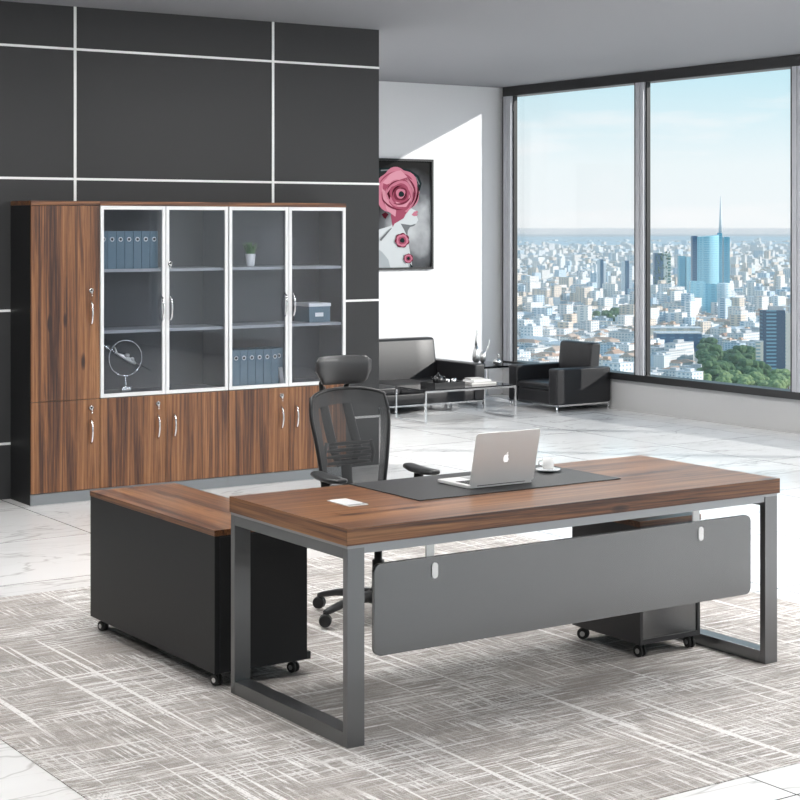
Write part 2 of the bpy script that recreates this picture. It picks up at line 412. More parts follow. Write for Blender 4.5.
for x, y, w in spots:
    if c0 is None:
        t = thing('fill_panel', '', 'ceiling light', (x, y, CE), 'added fill panels out of view')
        m = MB()
        for a in ((x - .62, x + .62, y - .32, y - .30), (x - .62, x + .62, y + .30, y + .32), (x - .62, x - .60, y - .30, y + .30), (x + .60, x + .62, y - .30, y + .30)):
            m.box(*a, CE - 0.015, CE - 0.0005)
        m.build('frame', M['alu'], t)
        B(x - .599, x + .599, y - .299, y + .299, CE - 0.008, CE - 0.0006).build('fill_diffuser', EM, t)
        c0 = t
    else:
        t = copy_tree(c0); t.location = (x, y, CE)
    t['label'] = 'rectangular fill light panel added out of view in the ceiling, ' + w

# rug
tag(B(2.149, 6.07, 3.976, 7.89, 0.0003, 0.004).build('area_rug', M['rug'], bevel=0.001),
    'large taupe rug with white crosshatch streaks, under the desk', 'rug')

# ------------------------------------------------------------------ bookcase wall: three cabinets
CY = 10.385
def handle(x, z, y, parent, L=0.155, mat_=None):
    m = MB(); pts = []
    for k in range(13):
        t = k / 12; pts.append((x, y - 0.030 * math.sin(PI * t) ** 0.45, z - L / 2 + L * t))
    m.tube(pts, 0.0062, 8)
    return m.build('handle', mat_ or M['chrome'], parent)
def lock(x, z, y, parent):
    m = MB(); m.cyl((x, y, z), (x, y - 0.012, z), 0.014, seg=16); o = m.build('lock', M['blackpl'], parent)
    m = MB(); m.torus((x - .002, y - .013, z + .004), 0.011, 0.0028, (0, 1, 0), 20, 6)
    m.box(x - .003, x + .003, y - .02, y - .012, z - .018, z)
    m.ball((x + .002, y - .014, z - .030), .006)
    m.build('key', M['chrome'], o)
def lower_door(t, x0, x1, hx, has_lock, dn='door'):
    d = B(x0 + .0015, x1 - .0015, CY - 0.018, CY, 0.076, 0.664).build(dn, M['wood_z'], t, bevel=0.001)
    handle(hx, 0.455, CY - 0.018, d)
    if has_lock: lock(hx, 0.607, CY - 0.018, d)
def carcass(t, x0, x1, shelves, mid=True):
    m = MB()
    m.box(x0, x0 + .018, CY + .001, YW - .006, 0.0005, 1.934); m.box(x1 - .018, x1, CY + .001, YW - .006, 0.0005, 1.934)
    m.build('side_panel', M['dark_lam'], t)
    m = MB(); m.box(x0 + .0181, x1 - .0181, YW - .018, YW - .006, 0.0725, 1.934)
    m.box(x0 + .0181, x1 - .0181, CY + .001, YW - .0181, 1.91, 1.934)
    m.box(x0 + .0181, x0 + .0200, CY + .01, YW - .0181, .69, 1.909); m.box(x1 - .0200, x1 - .0181, CY + .01, YW - .0181, .69, 1.909)
    m.build('back_panel', M['inner'], t)
    if mid:
        B(x0 + .0202, x1 - .0202, CY + .004, YW - .0185, .662, .684).build('middle_panel', M['inner'], t)
    for z in shelves:
        B(x0 + .0202, x1 - .0202, CY + .018, YW - .0185, z - 0.020, z).build('shelf', M['shelf'], t)
    B(x0, x1, CY - .018, YW - .006, 1.935, 1.963).build('top_panel', M['wood_x'], t, bevel=0.001)
    B(x0 + .0005, x1 - .0005, CY - .010, CY + .0008, 0.0005, 0.072).build('plinth', M['plinth'], t)
# single
t = thing('storage_cabinet', 'narrow walnut cabinet with solid doors and a charcoal side, left end of the bookcase wall', 'cabinet', (4.10, CY, 0), 'bookcase wall cabinets')
carcass(t, 4.10, 4.5765, [])
lower_door(t, 4.10, 4.5765, 4.513, True, 'lower_door')
d = B(4.1015, 4.575, CY - .018, CY, 0.667, 1.932).build('upper_door', M['wood_z'], t, bevel=0.001)
handle(4.513, 1.23, CY - .018, d); lock(4.513, 1.375, CY - .018, d)
# doubles
def glass_door(t, x0, x1, hx, hl):
    a = 0.024; m = MB(); z0, z1 = 0.669, 1.933; y0, y1 = CY - .018, CY
    m.box(x0, x0 + a, y0, y1, z0, z1); m.box(x1 - a, x1, y0, y1, z0, z1)
    m.box(x0 + a, x1 - a, y0, y1, z0, z0 + a); m.box(x0 + a, x1 - a, y0, y1, z1 - a, z1)
    d = m.build('glass_door', M['alu'], t, bevel=0.001)
    B(x0 + a + .0002, x1 - a - .0002, CY - .011, CY - .006, z0 + a + .0002, z1 - a - .0002).build('pane', M['cabglass'], d)
    handle(hx, 1.246, y0, d, 0.165)
    if hl: lock(hx - .004, 1.545, y0, d)
def double(x0, lab):
    xm, x1 = x0 + .4772, x0 + .9544
    t = thing('display_cabinet', lab, 'cabinet', (x0, CY, 0), 'bookcase wall cabinets')
    carcass(t, x0, x1, [1.514, 1.108])
    B(xm - .009, xm + .009, CY + .02, YW - .02, 0.6845, 1.9095).build('divider', M['inner'], t) if False else None
    lower_door(t, x0, xm, xm - .060, True); lower_door(t, xm, x1, xm + .061, False)
    glass_door(t, x0 + .004, xm - .002, xm - .030, False); glass_door(t, xm + .002, x1 - .004, xm + .034, x0 < 5)
    return t
double(4.577, 'walnut cabinet with two glass doors, blue binders on its top shelf and a ring sculpture')
double(5.5316, 'walnut cabinet with two glass doors holding a potted plant and blue storage box')

# binders
def binder(x, y, z, w=0.0585, h=0.252, d=0.23):
    t = thing('ring_binder', '', 'binder', (x, y, z))
    m = MB(); m.box(x - w / 2, x - w / 2 + .003, y + .003, y + d, z, z + h); m.box(x + w / 2 - .003, x + w / 2, y + .003, y + d, z, z + h)
    m.build('cover', M['blue'], t)
    B(x - w / 2, x + w / 2, y, y + .003, z, z + h).build('spine', M['blue'], t, bevel=.001)
    B(x - w / 2 + .004, x + w / 2 - .004, y + .01, y + d - .01, z + .006, z + h - .008).build('pages', M['blueside'], t)
    m = MB(); m.torus((x, y - .001, z + .78 * h), 0.0125, 0.0036, (0, 1, 0), 20, 6); m.build('finger_ring', M['alu'], t)
    m = MB(); m.cyl((x, y - .0005, z + .78 * h), (x, y - .0015, z + .78 * h), .0095, seg=16); m.build('finger_hole', M['blackpl'], t)
    return t
b0 = binder(4.625, 10.42, 1.5145)
b0['group'] = 'binders on the top shelf'; b0['label'] = 'slate blue ring binder on the top shelf, furthest left and partly behind the door frame'
ORD = ['second', 'third', 'fourth', 'fifth', 'sixth', 'seventh']
for i in range(1, 7):
    c = copy_tree(b0); c.location.x += .0612 * i
    c['label'] = 'slate blue ring binder on the top shelf, %s from the left' % ORD[i - 1]
for i in range(7):
    c = copy_tree(b0); c.location = (5.6175 + .0618 * i, 10.42 if i < 6 else 10.47, 0.6845); c['group'] = 'binders on the bottom shelf'
    c['label'] = 'slate blue ring binder on the bottom shelf, ' + ('furthest left' if i == 0 else ORD[i - 1] + ' from the left' if i < 6 else 'pushed back at the right end')
m = MB(); m.box(5.983, 6.012, 10.435, 10.455, .6845, .80, rot=((5.99, 10.44, .6845), Matrix.Rotation(math.radians(-8), 3, 'Y')))
o = m.build('label_card', M['white'], None, off=(5.99, 10.44, .6845)); o.name = 'folder'; tag(o, 'thin white tilted folder at the right end of the lower binders', 'folder')

# storage box
t = thing('storage_box', 'slate blue storage box with a white lid and label on the middle shelf', 'box', (6.314, 10.53, 1.1085))
B(6.226, 6.402, 10.45, 10.66, 1.1085, 1.222).build('body', M['blue'], t, bevel=.002)
B(6.222, 6.406, 10.446, 10.664, 1.2222, 1.246).build('lid', M['white'], t, bevel=.002)
B(6.275, 6.343, 10.4478, 10.4496, 1.150, 1.178).build('label_plate', M['white'], t)

# potted grass
t = thing('potted_plant', 'small tufted green plant in a white pot on the top shelf', 'plant', (5.785, 10.52, 1.5145))
m = MB(); m.lathe([(0.026, 0), (0.030, .01), (0.037, .09), (0.034, .09), (0.031, .075)], (5.785, 10.52, 1.5145), 20); m.build('pot', M['porcelain'], t)
m = MB(); m.lathe([(0.031, .070), (.005, .078)], (5.785, 10.52, 1.5145), 12); m.build('soil', M['coffee'], t)
m = MB()
for i in range(150):
    a = random.uniform(0, 2 * PI); r = random.uniform(0, .028); L = random.uniform(.06, .125); la = random.uniform(0, .06)
    p = Vector((5.785 + r * math.cos(a), 10.52 + r * math.sin(a), 1.589)); d = Vector((math.cos(a), math.sin(a), 0))
    s = Vector((-d.y, d.x, 0)) * .0025
    q = p + d * la * .5 + Vector((0, 0, L * .6)); e = p + d * la + Vector((0, 0, L * .85))
    vs = [m.bm.verts.new(v) for v in (p - s, p + s, q + s * 1.4, q - s * 1.4, e)]
    m._fin([m.bm.faces.new(vs[:4]), m.bm.faces.new((vs[3], vs[2], vs[4]))], False)
m.build('leaves', M['green'], t)

# ring sculpture
sx, sy, sz = 4.82, 10.50, 0.6845
t = thing('ring_sculpture', 'silver ring sculpture with an arrow and small aeroplane, on the bottom shelf', 'ornament', (sx, sy, sz))
m = MB(); m.torus((sx, sy, sz + .228), .120, .0035, (0, 1, 0), 48, 8); m.build('ring', M['chrome'], t)
m = MB(); m.box(sx - .034, sx + .034, sy - .02, sy + .02, sz, sz + .026); m.box(sx - .025, sx + .040, sy - .012, sy + .028, sz + .026, sz + .036); m.build('base', M['chrome'], t, bevel=.004)
m = MB(); m.lathe([(.010, .036), (.012, .05), (.007, .075), (.004, .108)], (sx, sy, sz), 14); m.build('stem', M['chrome'], t)
m = MB(); a0 = Vector((sx - .165, sy, sz + .32)); a1 = Vector((sx + .185, sy, sz + .135)); d = (a1 - a0).normalized()
m.tube([a0 + d * .03, a1], .0025, 8)
m.tube([a0 - d * .01, a0 + d * .045, a0 + d * .05], [.001, .020, .002], 4)
m.build('arrow', M['chrome'], t)
m = MB(); c = Vector((sx + .005, sy, sz + .225))
m.tube([c - d * .085, c - d * .05, c, c + d * .05, c + d * .08], [.003, .013, .020, .017, .006], 12)
nrm = Vector((-d.z, 0, d.x)) * -1
m.tube([c - nrm * .0 + Vector((0, -.05, .0)), c + Vector((0, .06, 0))], [.016, .016], 8, flat=.25)
m.ball(c + Vector((0, -.012, .022)), .020, .018, .014)
m.ball(c + d * .045 + Vector((0, -.01, .016)), .014)
m.tube([c - d * .075 + Vector((0, -.03, 0)), c - d * .075 + Vector((0, .03, 0))], .008, 8, flat=.3)
m.tube([c - d * .075, c - d * .095 + Vector((0, 0, .035))], [.008, .004], 8, flat=.5)
m.build('aeroplane', M['silver'], t)

# ------------------------------------------------------------------ the desk
X0, X1, DY0, DY1 = 3.092, 5.197, 4.937, 5.79
t = thing('executive_desk', 'large walnut-topped desk with dark metal loop legs in the middle of the rug', 'desk', (X0, DY0, 0.0043))
m = B(X0, X1, DY0, DY1, 0.700, 0.760)
for f in m.bm.faces:
    if max(v.co.x for v in f.verts) - min(v.co.x for v in f.verts) < 1e-4: f.material_index = 1
m.build('tabletop', [M['wood_x'], M['wood_y']], t, bevel=0.0012)
def loop(x0, x1):
    m = MB(); y0, y1 = DY0 + .004, DY1 - .004; a = .030
    m.box(x0, x1, y0, y0 + a, 0.0043, .6895); m.box(x0, x1, y1 - a, y1, 0.0043, .6895)
    m.box(x0, x1, y0 + a, y1 - a, 0.0043, .055); m.box(x0, x1, y0 + a, y1 - a, .652, .6895)
    return m.build('leg_frame', M['gun'], t, bevel=.0015)
loop(X0 + .004, X0 + .074); loop(X1 - .082, X1 - .012)
m = MB(); m.box(X0 + .004, X1 - .012, DY0 + .004, DY1 - .004, .6897, .6998); m.build('silver_trim', M['gunlip'], t)
m = MB(); m.box(X0 + .0742, X1 - .0822, DY0 + .008, DY0 + .038, .668, .6894); m.build('front_rail', M['gunlip'], t)
m = MB(); m.box(X0 + .0742, X1 - .0822, DY1 - .04, DY1 - .01, .655, .6894); m.build('rear_rail', M['gun'], t)
PX0, PX1, PY = 3.215, 5.045, DY0 + .016
m = MB(); m.prism(rrect(PX0, PX1, 0.300, 0.622, .028), lambda a, b: (a, PY, b), lambda a, b: (a, PY + .018, b), True)
mp = m.build('modesty_panel', M['panelgrey'], t, bevel=.001)
for x in (3.470, 4.765):
    m = MB(); m.prism(rrect(x - .0125, x + .0125, .545, .601, .0124), lambda a, b: (a, PY - .004, b), lambda a, b: (a, PY - .0002, b), True); m.build('clip', M['white'], mp)
    m = MB(); m.box(x - .022, x + .012, PY + .0185, PY + .026, .57, .667); m.build('bracket', M['white'], mp)
# cable outlet
m = MB()
m.prism(rrect(3.345, 3.430, 5.325, 5.486, .004, 2), lambda a, b: (a, b, .7602), lambda a, b: (a, b, .7625)); g = m.build('cable_outlet', M['alu'], t)
B(3.352, 3.423, 5.332, 5.350, .7626, .7632).build('brush_strip', M['gunlip'], g)
# pad
tag(B(3.632, 4.637, 5.285, 5.786, .7604, .7635).build('desk_pad', M['pad'], off=(3.69, 5.285, .7604), bevel=.001),
    'charcoal rectangular leather desk pad set under the laptop on the walnut desktop', 'desk pad')

# laptop
LX0, LX1, HY = 3.945, 4.262, 5.395; LZ = .7638
t = thing('laptop', 'open silver laptop standing on the charcoal desk pad', 'laptop', ((LX0 + LX1) / 2, HY, LZ))
m = MB(); m.prism(rrect(LX0, LX1, HY, HY + .222, .012), lambda a, b: (a, b, LZ + .001), lambda a, b: (a, b, LZ + .013)); bs = m.build('base', M['laptop'], t, bevel=.002)
m = MB()
for r in range(5):
    for c in range(13):
        x = LX0 + .022 + c * .0212; y = HY + .030 + r * .0185
        m.box(x, x + .0175, y, y + .0150, LZ + .0131, LZ + .0142)
m.build('keyboard', M['keys'], bs)
B(LX0 + .105, LX1 - .105, HY + .135, HY + .205, LZ + .0131, LZ + .0134).build('trackpad', M['gunlip'], bs)
m = MB(); m.cyl((LX0 + .04, HY + .003, LZ + .012), (LX1 - .04, HY + .003, LZ + .012), .005, seg=10); m.build('hinge', M['blackpl'], t)
th = math.radians(13); up = Vector((0, -math.sin(th), math.cos(th))); nb = Vector((0, -math.cos(th), -math.sin(th)))
o0 = Vector((0, HY, LZ + .012))
def LP(a, b, k): return o0 + Vector((a, 0, 0)) + up * b + nb * k
m = MB(); m.prism(rrect(LX0, LX1, .001, .218, .012), lambda a, b: LP(a, b, 0), lambda a, b: LP(a, b, .006)); ld = m.build('lid', M['laptop'], t, bevel=.0015)
m = MB(); m.prism([(LX0 + .01, .012), (LX1 - .01, .012), (LX1 - .01, .208), (LX0 + .01, .208)], lambda a, b: LP(a, b, -.0002), lambda a, b: LP(a, b, -.0006)); m.build('screen', M['screen'], ld)
LG = bpy.data.materials.new('backlit_logo'); LG.use_nodes = True
LG.node_tree.nodes['Principled BSDF'].inputs['Emission Color'].default_value = (1, 1, 1, 1); LG.node_tree.nodes['Principled BSDF'].inputs['Emission Strength'].default_value = .8
AP = [(0, .70), (.16, .79), (.36, .80), (.56, .67), (.47, .58), (.40, .44), (.385, .28), (.43, .12), (.53, -.01), (.64, -.08), (.56, -.34), (.42, -.62), (.28, -.80), (.14, -.80), (0, -.74),
      (-.14, -.80), (-.28, -.80), (-.44, -.62), (-.58, -.34), (-.66, 0), (-.64, .36), (-.50, .64), (-.30, .79), (-.14, .78)]
LF = [(.02, .88), (.04, 1.06), (.17, 1.24), (.34, 1.32), (.32, 1.12), (.19, .94)]
ax, az, k = (LX0 + LX1) / 2 + .002, .105, .0195
m = MB()
for poly in (AP, LF): m.prism([(ax + a * k, az + b * k) for a, b in poly], lambda a, b: LP(a, b, .0061), lambda a, b: LP(a, b, .0068))
m.build('logo', LG, ld)

# cup and saucer
CX, CYY, CZ = 4.508, 5.60, .7637
t = thing('coffee_cup', 'small white espresso cup on a saucer beside the laptop', 'cup', (CX, CYY, CZ + .0115))
m = MB(); m.lathe([(.019, .0115), (.0225, .014), (.0245, .030), (.026, .058), (.0245, .058), (.022, .030), (.015, .018)], (CX, CYY, CZ), 24); m.build('bowl', M['porcelain'], t)
m = MB(); m.torus((CX - .020, CYY + .022, CZ + .036), .011, .0028, (1, 1, 0), 18, 6); m.build('handle', M['porcelain'], t)
m = MB(); m.lathe([(.018, 0), (.022, .002), (.052, .010), (.0515, .012), (.022, .0055), (.015, .0052)], (CX, CYY, CZ), 28); o = m.build('saucer', M['porcelain'], off=(CX, CYY, CZ))
tag(o, 'round white saucer under the small espresso cup on the desk pad', 'saucer')

# ------------------------------------------------------------------ low side cabinet + pedestal
def caster(t, x, y, z1, r=.024, rot=0.0):
    c = Vector((x, y, .0045 + r)); d = Vector((math.cos(rot), math.sin(rot), 0))
    m = MB()
    for s in (-1, 1): m.cyl(c + d * s * .005, c + d * s * .016, r, seg=20)
    o = m.build('caster', M['rubber'], t, bevel=.003)
    m = MB()
    for s in (-1, 1): m.cyl(c + d * s * .0162, c + d * s * .0175, r * .45, seg=16)
    m.build('hub_cap', M['silver'], o)
    m = MB(); m.cyl(c + Vector((0, 0, r * .3)), (x, y, z1 - .003), .010, seg=12); m.box(x - .02, x + .02, y - .02, y + .02, z1 - .003, z1 - .0002); m.build('bracket', M['blackpl'], o)
SX0, SX1, SY0, SY1 = 3.066, 3.482, 5.862, 7.05
t = thing('side_cabinet', 'long low charcoal side cabinet with a walnut top, standing left behind the desk', 'cabinet', (SX0, SY0, 0.0043))
B(SX0, SX1, SY0, SY1, .062, .5965).build('body', M['dark_lam'], t, bevel=.0015)
B(SX0 - .002, SX1 + .002, SY0 - .002, SY1 + .002, .597, .620).build('top_panel', M['wood_y'], t, bevel=.001)
m = MB(); m.box(SX1 + .0002, SX1 + .018, SY0 + .002, SY1 - .002, .062, .092); m.build('base_rail', M['dark_lam2'], t)
for i in range(2):
    y0 = SY0 + .04 + i * .56
    d = B(SX1 + .0002, SX1 + .016, y0, y0 + .55, .098, .585).build('door', M['dark_lam'], t, bevel=.001)
    m = MB(); m.tube([(SX1 + .016, y0 + .05 + .44 * (1 - i), .28), (SX1 + .036, y0 + .05 + .44 * (1 - i), .30), (SX1 + .036, y0 + .05 + .44 * (1 - i), .42), (SX1 + .016, y0 + .05 + .44 * (1 - i), .44)], .005, 8); m.build('handle', M['chrome'], d)
m = MB(); m.box(SX0 + .022, SX1 - .002, SY0 - .0045, SY0 - .0003, .066, .592); m.build('end_panel', M['dark_lam'], t, bevel=.001)
for x, y, r in ((SX0 + .035, SY0 + .05, .3), (SX1 - .035, SY0 + .05, .3), (SX0 + .035, SY1 - .06, .2), (SX1 - .035, SY1 - .06, .1)): caster(t, x, y, .062, .022, r)

QX0, QX1, QY0, QY1 = 4.742, 5.082, 5.285, 5.725
t = thing('mobile_pedestal', 'small dark drawer pedestal on black casters under the right end of the desk', 'drawer unit', (QX0, QY0, 0.0043))
m = MB(); m.box(QX0, QX0 + .016, QY0, QY1, .062, .55); m.box(QX1 - .016, QX1, QY0, QY1, .062, .55); m.box(QX0 + .016, QX1 - .016, QY0, QY1, .062, .082)
m.box(QX0 + .016, QX1 - .016, QY0, QY1, .535, .55); m.build('body', M['dark_lam2'], t, bevel=.001)
B(QX0 + .0165, QX1 - .0165, QY0 + .006, QY0 + .018, .0825, .5345).build('back_panel', M['panelgrey'], t)
B(QX0 - .002, QX1 + .002, QY0 - .002, QY1 + .002, .5505, .575).build('top_panel', M['wood_x'], t)
for i, (z0, z1) in enumerate(((.09, .30), (.305, .42), (.425, .53))):
    d = B(QX0 + .018, QX1 - .018, QY1 - .012, QY1 + .004, z0, z1).build('drawer', M['dark_lam'], t)
    m = MB(); m.tube([(QX0 + .1, QY1 + .004, (z0 + z1) / 2), (QX0 + .1, QY1 + .02, (z0 + z1) / 2), (QX1 - .1, QY1 + .02, (z0 + z1) / 2), (QX1 - .1, QY1 + .004, (z0 + z1) / 2)], .004, 6); m.build('handle', M['chrome'], d)
for x, y, r in ((QX0 + .03, QY0 + .035, .1), (QX1 - .03, QY0 + .035, -.2), (QX0 + .03, QY1 - .04, .6), (QX1 - .03, QY1 - .04, .3)): caster(t, x, y, .062, .025, r)

# ------------------------------------------------------------------ office chair (built about its own origin, facing -y)
t = thing('office_chair', 'black mesh office chair with headrest and armrests, behind the desk', 'chair', (0, 0, 0))
m = MB(); m.lathe([(.045, .075), (.05, .09), (.046, .13), (.034, .14), (.030, .15)], (0, 0, 0), 24); m.build('hub', M['dgplastic'], t)
m = MB(); m.lathe([(.028, .13), (.028, .27), (.018, .272), (.018, .40)], (0, 0, 0), 20); m.build('gas_lift', M['blackpl'], t)
for k in range(5):
    a = math.radians(190 - 72 * k); d = Vector((math.cos(a), math.sin(a), 0)); w = Vector((-d.y, d.x, 0))
    rings = []
    for r, z, hw, hh in ((.03, .108, .030, .026), (.12, .110, .026, .020), (.22, .098, .021, .015), (.30, .080, .017, .013), (.322, .075, .012, .010)):
        c = d * r + Vector((0, 0, z)); rings.append([c + w * x * hw + Vector((0, 0, y * hh)) for x, y in ((-1, -.6), (-.6, -1), (.6, -1), (1, -.6), (1, .6), (.6, 1), (-.6, 1), (-1, .6))])
    m = MB(); m.rings(rings); lg = m.build('base_leg', M['dgplastic'], t)
    c = d * .318 + Vector((0, 0, .0105 + .030)); ca = a + .8 + k; q = Vector((math.cos(ca), math.sin(ca), 0))
    m = MB(); m.cyl(c + q * .004, c + q * .024, .030, .026, seg=20); m.cyl(c - q * .004, c - q * .024, .030, .026, seg=20); m.cyl(c, d * .318 + Vector((0, 0, .078)), .008, seg=10)
    m.build('caster', M['blackpl'], lg, bevel=.003)
m = MB(); m.box(-.09, .09, -.12, .14, .385, .425); m.build('mechanism', M['blackpl'], t, bevel=.01)
# seat
rings = []
for i in range(13):
    y = -.25 + .49 * i / 12; k = math.sin(PI * (i + .6) / 13.2) ** .35; w = .245 * (0.90 + .10 * k); zt = .500 - (.035 * max(0, (-y - .17) / .08) ** 2)
    rings.append([(x * w, y, (zt - .012 * (1 - abs(x)) if s > 0 else .432)) for x, s in [(u, 1) for u in (-.9, -.6, -.3, 0, .3, .6, .9)] + [(1, 0.5)] * 0 + [(u, -1) for u in (.9, .6, .3, 0, -.3, -.6, -.9)]])
m = MB(); m.rings(rings); m.build('seat', M['blackpl'], t, bevel=.012, seg=3)
# armrests
for s in (-1, 1):
    m = MB(); m.tube([(s * .13, .02, .43), (s * .20, .02, .425), (s * .245, .02, .44), (s * .25, .02, .48), (s * .25, .02, .64)], [.018, .018, .02, .021, .019], 10, flat=1.3); ar = m.build('armrest', M['blackpl'], t)
    m = MB(); rg = []
    for yy, hw, zt, zb in ((-.125, .020, .664, .650), (-.110, .034, .670, .645), (-.05, .045, .668, .640), (.05, .041, .672, .642), (.105, .034, .678, .652), (.12, .02, .676, .662)):
        rg.append([(s * .25 + hw * math.cos(q), yy, (zt + zb) / 2 + (zt - zb) / 2 * math.copysign(abs(math.sin(q)) ** .6, math.sin(q))) for q in [2 * PI * k / 16 for k in range(16)]])
    m.rings(rg); m.build('arm_pad', M['dgplastic'], ar); ar.location = (-.014, 0, .007)
# backrest: curved frame with mesh stretched over it
def bk(u, v):       # u -1..1 across, v 0..1 up
    hw = (.162 + .048 * min(1, v / .75) - .012 * max(0, v - .85) / .15)
    x = u * hw - .014; z = .555 + .478 * v - .030 * (abs(u) ** 2.6) * v + .0
    y = .225 + .055 * v + .045 * math.sin(PI * v) * -1 * .4 - .035 * u * u
    return Vector((x, y, z))
def outline(k=1.0, n=14):
    pts = []
    for i in range(n + 1): pts.append((-k, 1 - (1 - i / n) * 1.0) if False else (-k, i / n * .985))
    for i in range(1, n + 1): pts.append((-k + 2 * k * i / n, 1.0 + .0))
    for i in range(1, n + 1): pts.append((k, (1 - i / n) * .985))
    for i in range(1, n): pts.append((k - 2 * k * i / n, 0))
    return pts
m = MB(); pts = [bk(a, b) for a, b in outline()]; pts.append(pts[0]); pts.append(pts[1])
m.tube(pts, .0095, 8, cap=False, flat=1.2); br = m.build('backrest', M['blackpl'], t)
def sheet(us, vs, off=0.0):
    m = MB(); G = [[m.bm.verts.new(bk(a, b) + Vector((0, off, 0))) for a in us] for b in vs]
    fs = [m.bm.faces.new((G[j][i], G[j][i + 1], G[j + 1][i + 1], G[j + 1][i])) for j in range(len(vs) - 1) for i in range(len(us) - 1)]
    m._fin(fs, True); return m
lin = lambda a, b, n: [a + (b - a) * i / n for i in range(n + 1)]
sheet(lin(-1, 1, 20), lin(0, 1, 20), -.004).build('mesh_panel', M['mesh'], br)
m = MB()
for us, vs in ((lin(-1, -.80, 2), lin(0, 1, 16)), (lin(.80, 1, 2), lin(0, 1, 16)), (lin(-.80, .80, 16), lin(.86, 1, 3))):
    G = [[m.bm.verts.new(bk(a, b) + Vector((0, -.007, 0))) for a in us] for b in vs]
    m._fin([m.bm.faces.new((G[j][i], G[j][i + 1], G[j + 1][i + 1], G[j + 1][i])) for j in range(len(vs) - 1) for i in range(len(us) - 1)], True)
m.build('mesh_border', M['mesh2'], br)
# spine: two uprights, lumbar slats, stem
m = MB()
for s, xt, xb in ((-1, -.110, -.065), (1, .015, .070)):
    m.tube([(xt - .0, .315, 1.045), (xt, .310, .97), ((xt + xb) / 2, .300, .85), (xb, .285, .74), (xb * .5, .285, .67)], [.014, .024, .026, .024, .018], 8, flat=.45)
m.tube([(0, .285, .70), (0, .275, .60), (0, .24, .47), (0, .13, .415)], [.030, .028, .026, .024], 10, flat=.6)
m.build('back_support', M['blackpl'], t)
m = MB()
for i in range(4):
    z = .685 + .030 * i
    m.tube([(x, .268 - .3 * (x * x) * 2, z) for x in (-.125, -.08, -.03, .03, .08, .125)], [.006, .010, .011, .011, .010, .006], 8, flat=.9)
for s in (-1, 1): m.tube([(s * .125, .26, .68), (s * .135, .258, .73), (s * .12, .26, .785)], .010, 8)
m.build('lumbar_support', M['blackpl'], t)
# headrest
m = MB(); rg = []
for i in range(15):
    q = -1 + 2 * i / 14; x = q * .145 - .062; k = (1 - abs(q) ** 5) ** .5 if abs(q) < 1 else 0.0
    k = max(k, .35); yo = .250 - .045 * q * q; hz = .070 * (0.80 + .2 * k) * (1 if abs(q) < .98 else .8); hy = .030 * k
    ang = .28
    ring = []
    for j in range(16):
        a = 2 * PI * j / 16; yy = hy * math.copysign(abs(math.cos(a)) ** .8, math.cos(a)); zz = hz * math.copysign(abs(math.sin(a)) ** .7, math.sin(a))
        sk = 1 - .14 * (1 - zz / hz) * .5 * abs(q)
        ring.append((x * (sk if zz < 0 else 1.02), yo + yy * math.cos(ang) - zz * math.sin(ang) * .6, 1.126 + zz * math.cos(ang) + yy * math.sin(ang)))
    rg.append(ring)
m.rings(rg); hd = m.build('headrest', M['head'], t)
m = MB()
m.tube([(-.115, .315, 1.02), (-.125, .305, 1.06), (-.12, .275, 1.10)], [.013, .012, .010], 8); m.build('stem', M['blackpl'], hd)
m = MB(); m.tube([(.010, .315, 1.02), (.022, .305, 1.06), (.035, .275, 1.10)], [.013, .012, .010], 8); m.build('stem', M['blackpl'], hd)
t.location = (4.252, 6.52, 0); t.rotation_euler.z = math.radians(-1)

# ------------------------------------------------------------------ lounge corner
def leg_bar(m, x, y, z1, r=.010): m.cyl((x, y, 0.0003), (x, y, z1), r, seg=10)
# armchair, faces -x
AX0, AX1, AY0, AY1 = 10.350, 11.040, 12.72, 13.49
t = thing('armchair', 'black leather armchair with a thin chrome base in front of the window', 'armchair', (AX0, AY0, 0))
z0 = .072
cushion(AY0, AY0 + .13, -AX1, -AX0, z0, .418, .016)
def ycush(x0, x1, y0, y1, z0, z1, r):      # cushion whose long section runs along y
    m = cushion(y0, y1, x0, x1, z0, z1, r)
    for v in m.bm.verts: v.co = Vector((v.co.y, v.co.x, v.co.z))
    return m
ycush(AX0, AX1 - .01, AY0, AY0 + .135, z0, .418, .02).build('arm', M['leather'], t)
ycush(AX0, AX1 - .01, AY1 - .135, AY1, z0, .418, .02).build('arm', M['leather'], t)
ycush(AX0 + .012, AX1 - .15, AY0 + .137, AY1 - .137, z0, .200, .015).build('seat_base', M['leather'], t)
ycush(AX0 + .004, AX1 - .15, AY0 + .138, AY1 - .138, .202, .272, .025).build('seat_cushion', M['leather'], t)
m = ycush(AX1 - .18, AX1 - .05, AY0 + .137, AY1 - .137, .275, .645, .03)
for v in m.bm.verts: v.co.x += (v.co.z - .28) * .10; 
m.build('backrest', M['leather'], t)
m = ycush(AX1 - .145, AX1 - .015, AY0 + .136, AY1 - .136, z0, .27, .015); m.build('back_panel', M['leather'], t)
m = MB()
m.box(AX0 + .01, AX1 - .02, AY0 + .005, AY0 + .025, .056, .0715); m.box(AX0 + .01, AX1 - .02, AY1 - .025, AY1 - .005, .056, .0715)
m.box(AX0 + .002, AX0 + .022, AY0 + .005, AY1 - .005, .056, .0715); m.box(AX1 - .04, AX1 - .02, AY0 + .025, AY1 - .025, .056, .0715)
m.build('base_frame', M['chrome'], t)
for x in (AX0 + .014, AX1 - .034):
    for y in (AY0 + .018, AY1 - .018):
        m = MB(); leg_bar(m, x, y, .056); m.build('leg', M['chrome'], t)
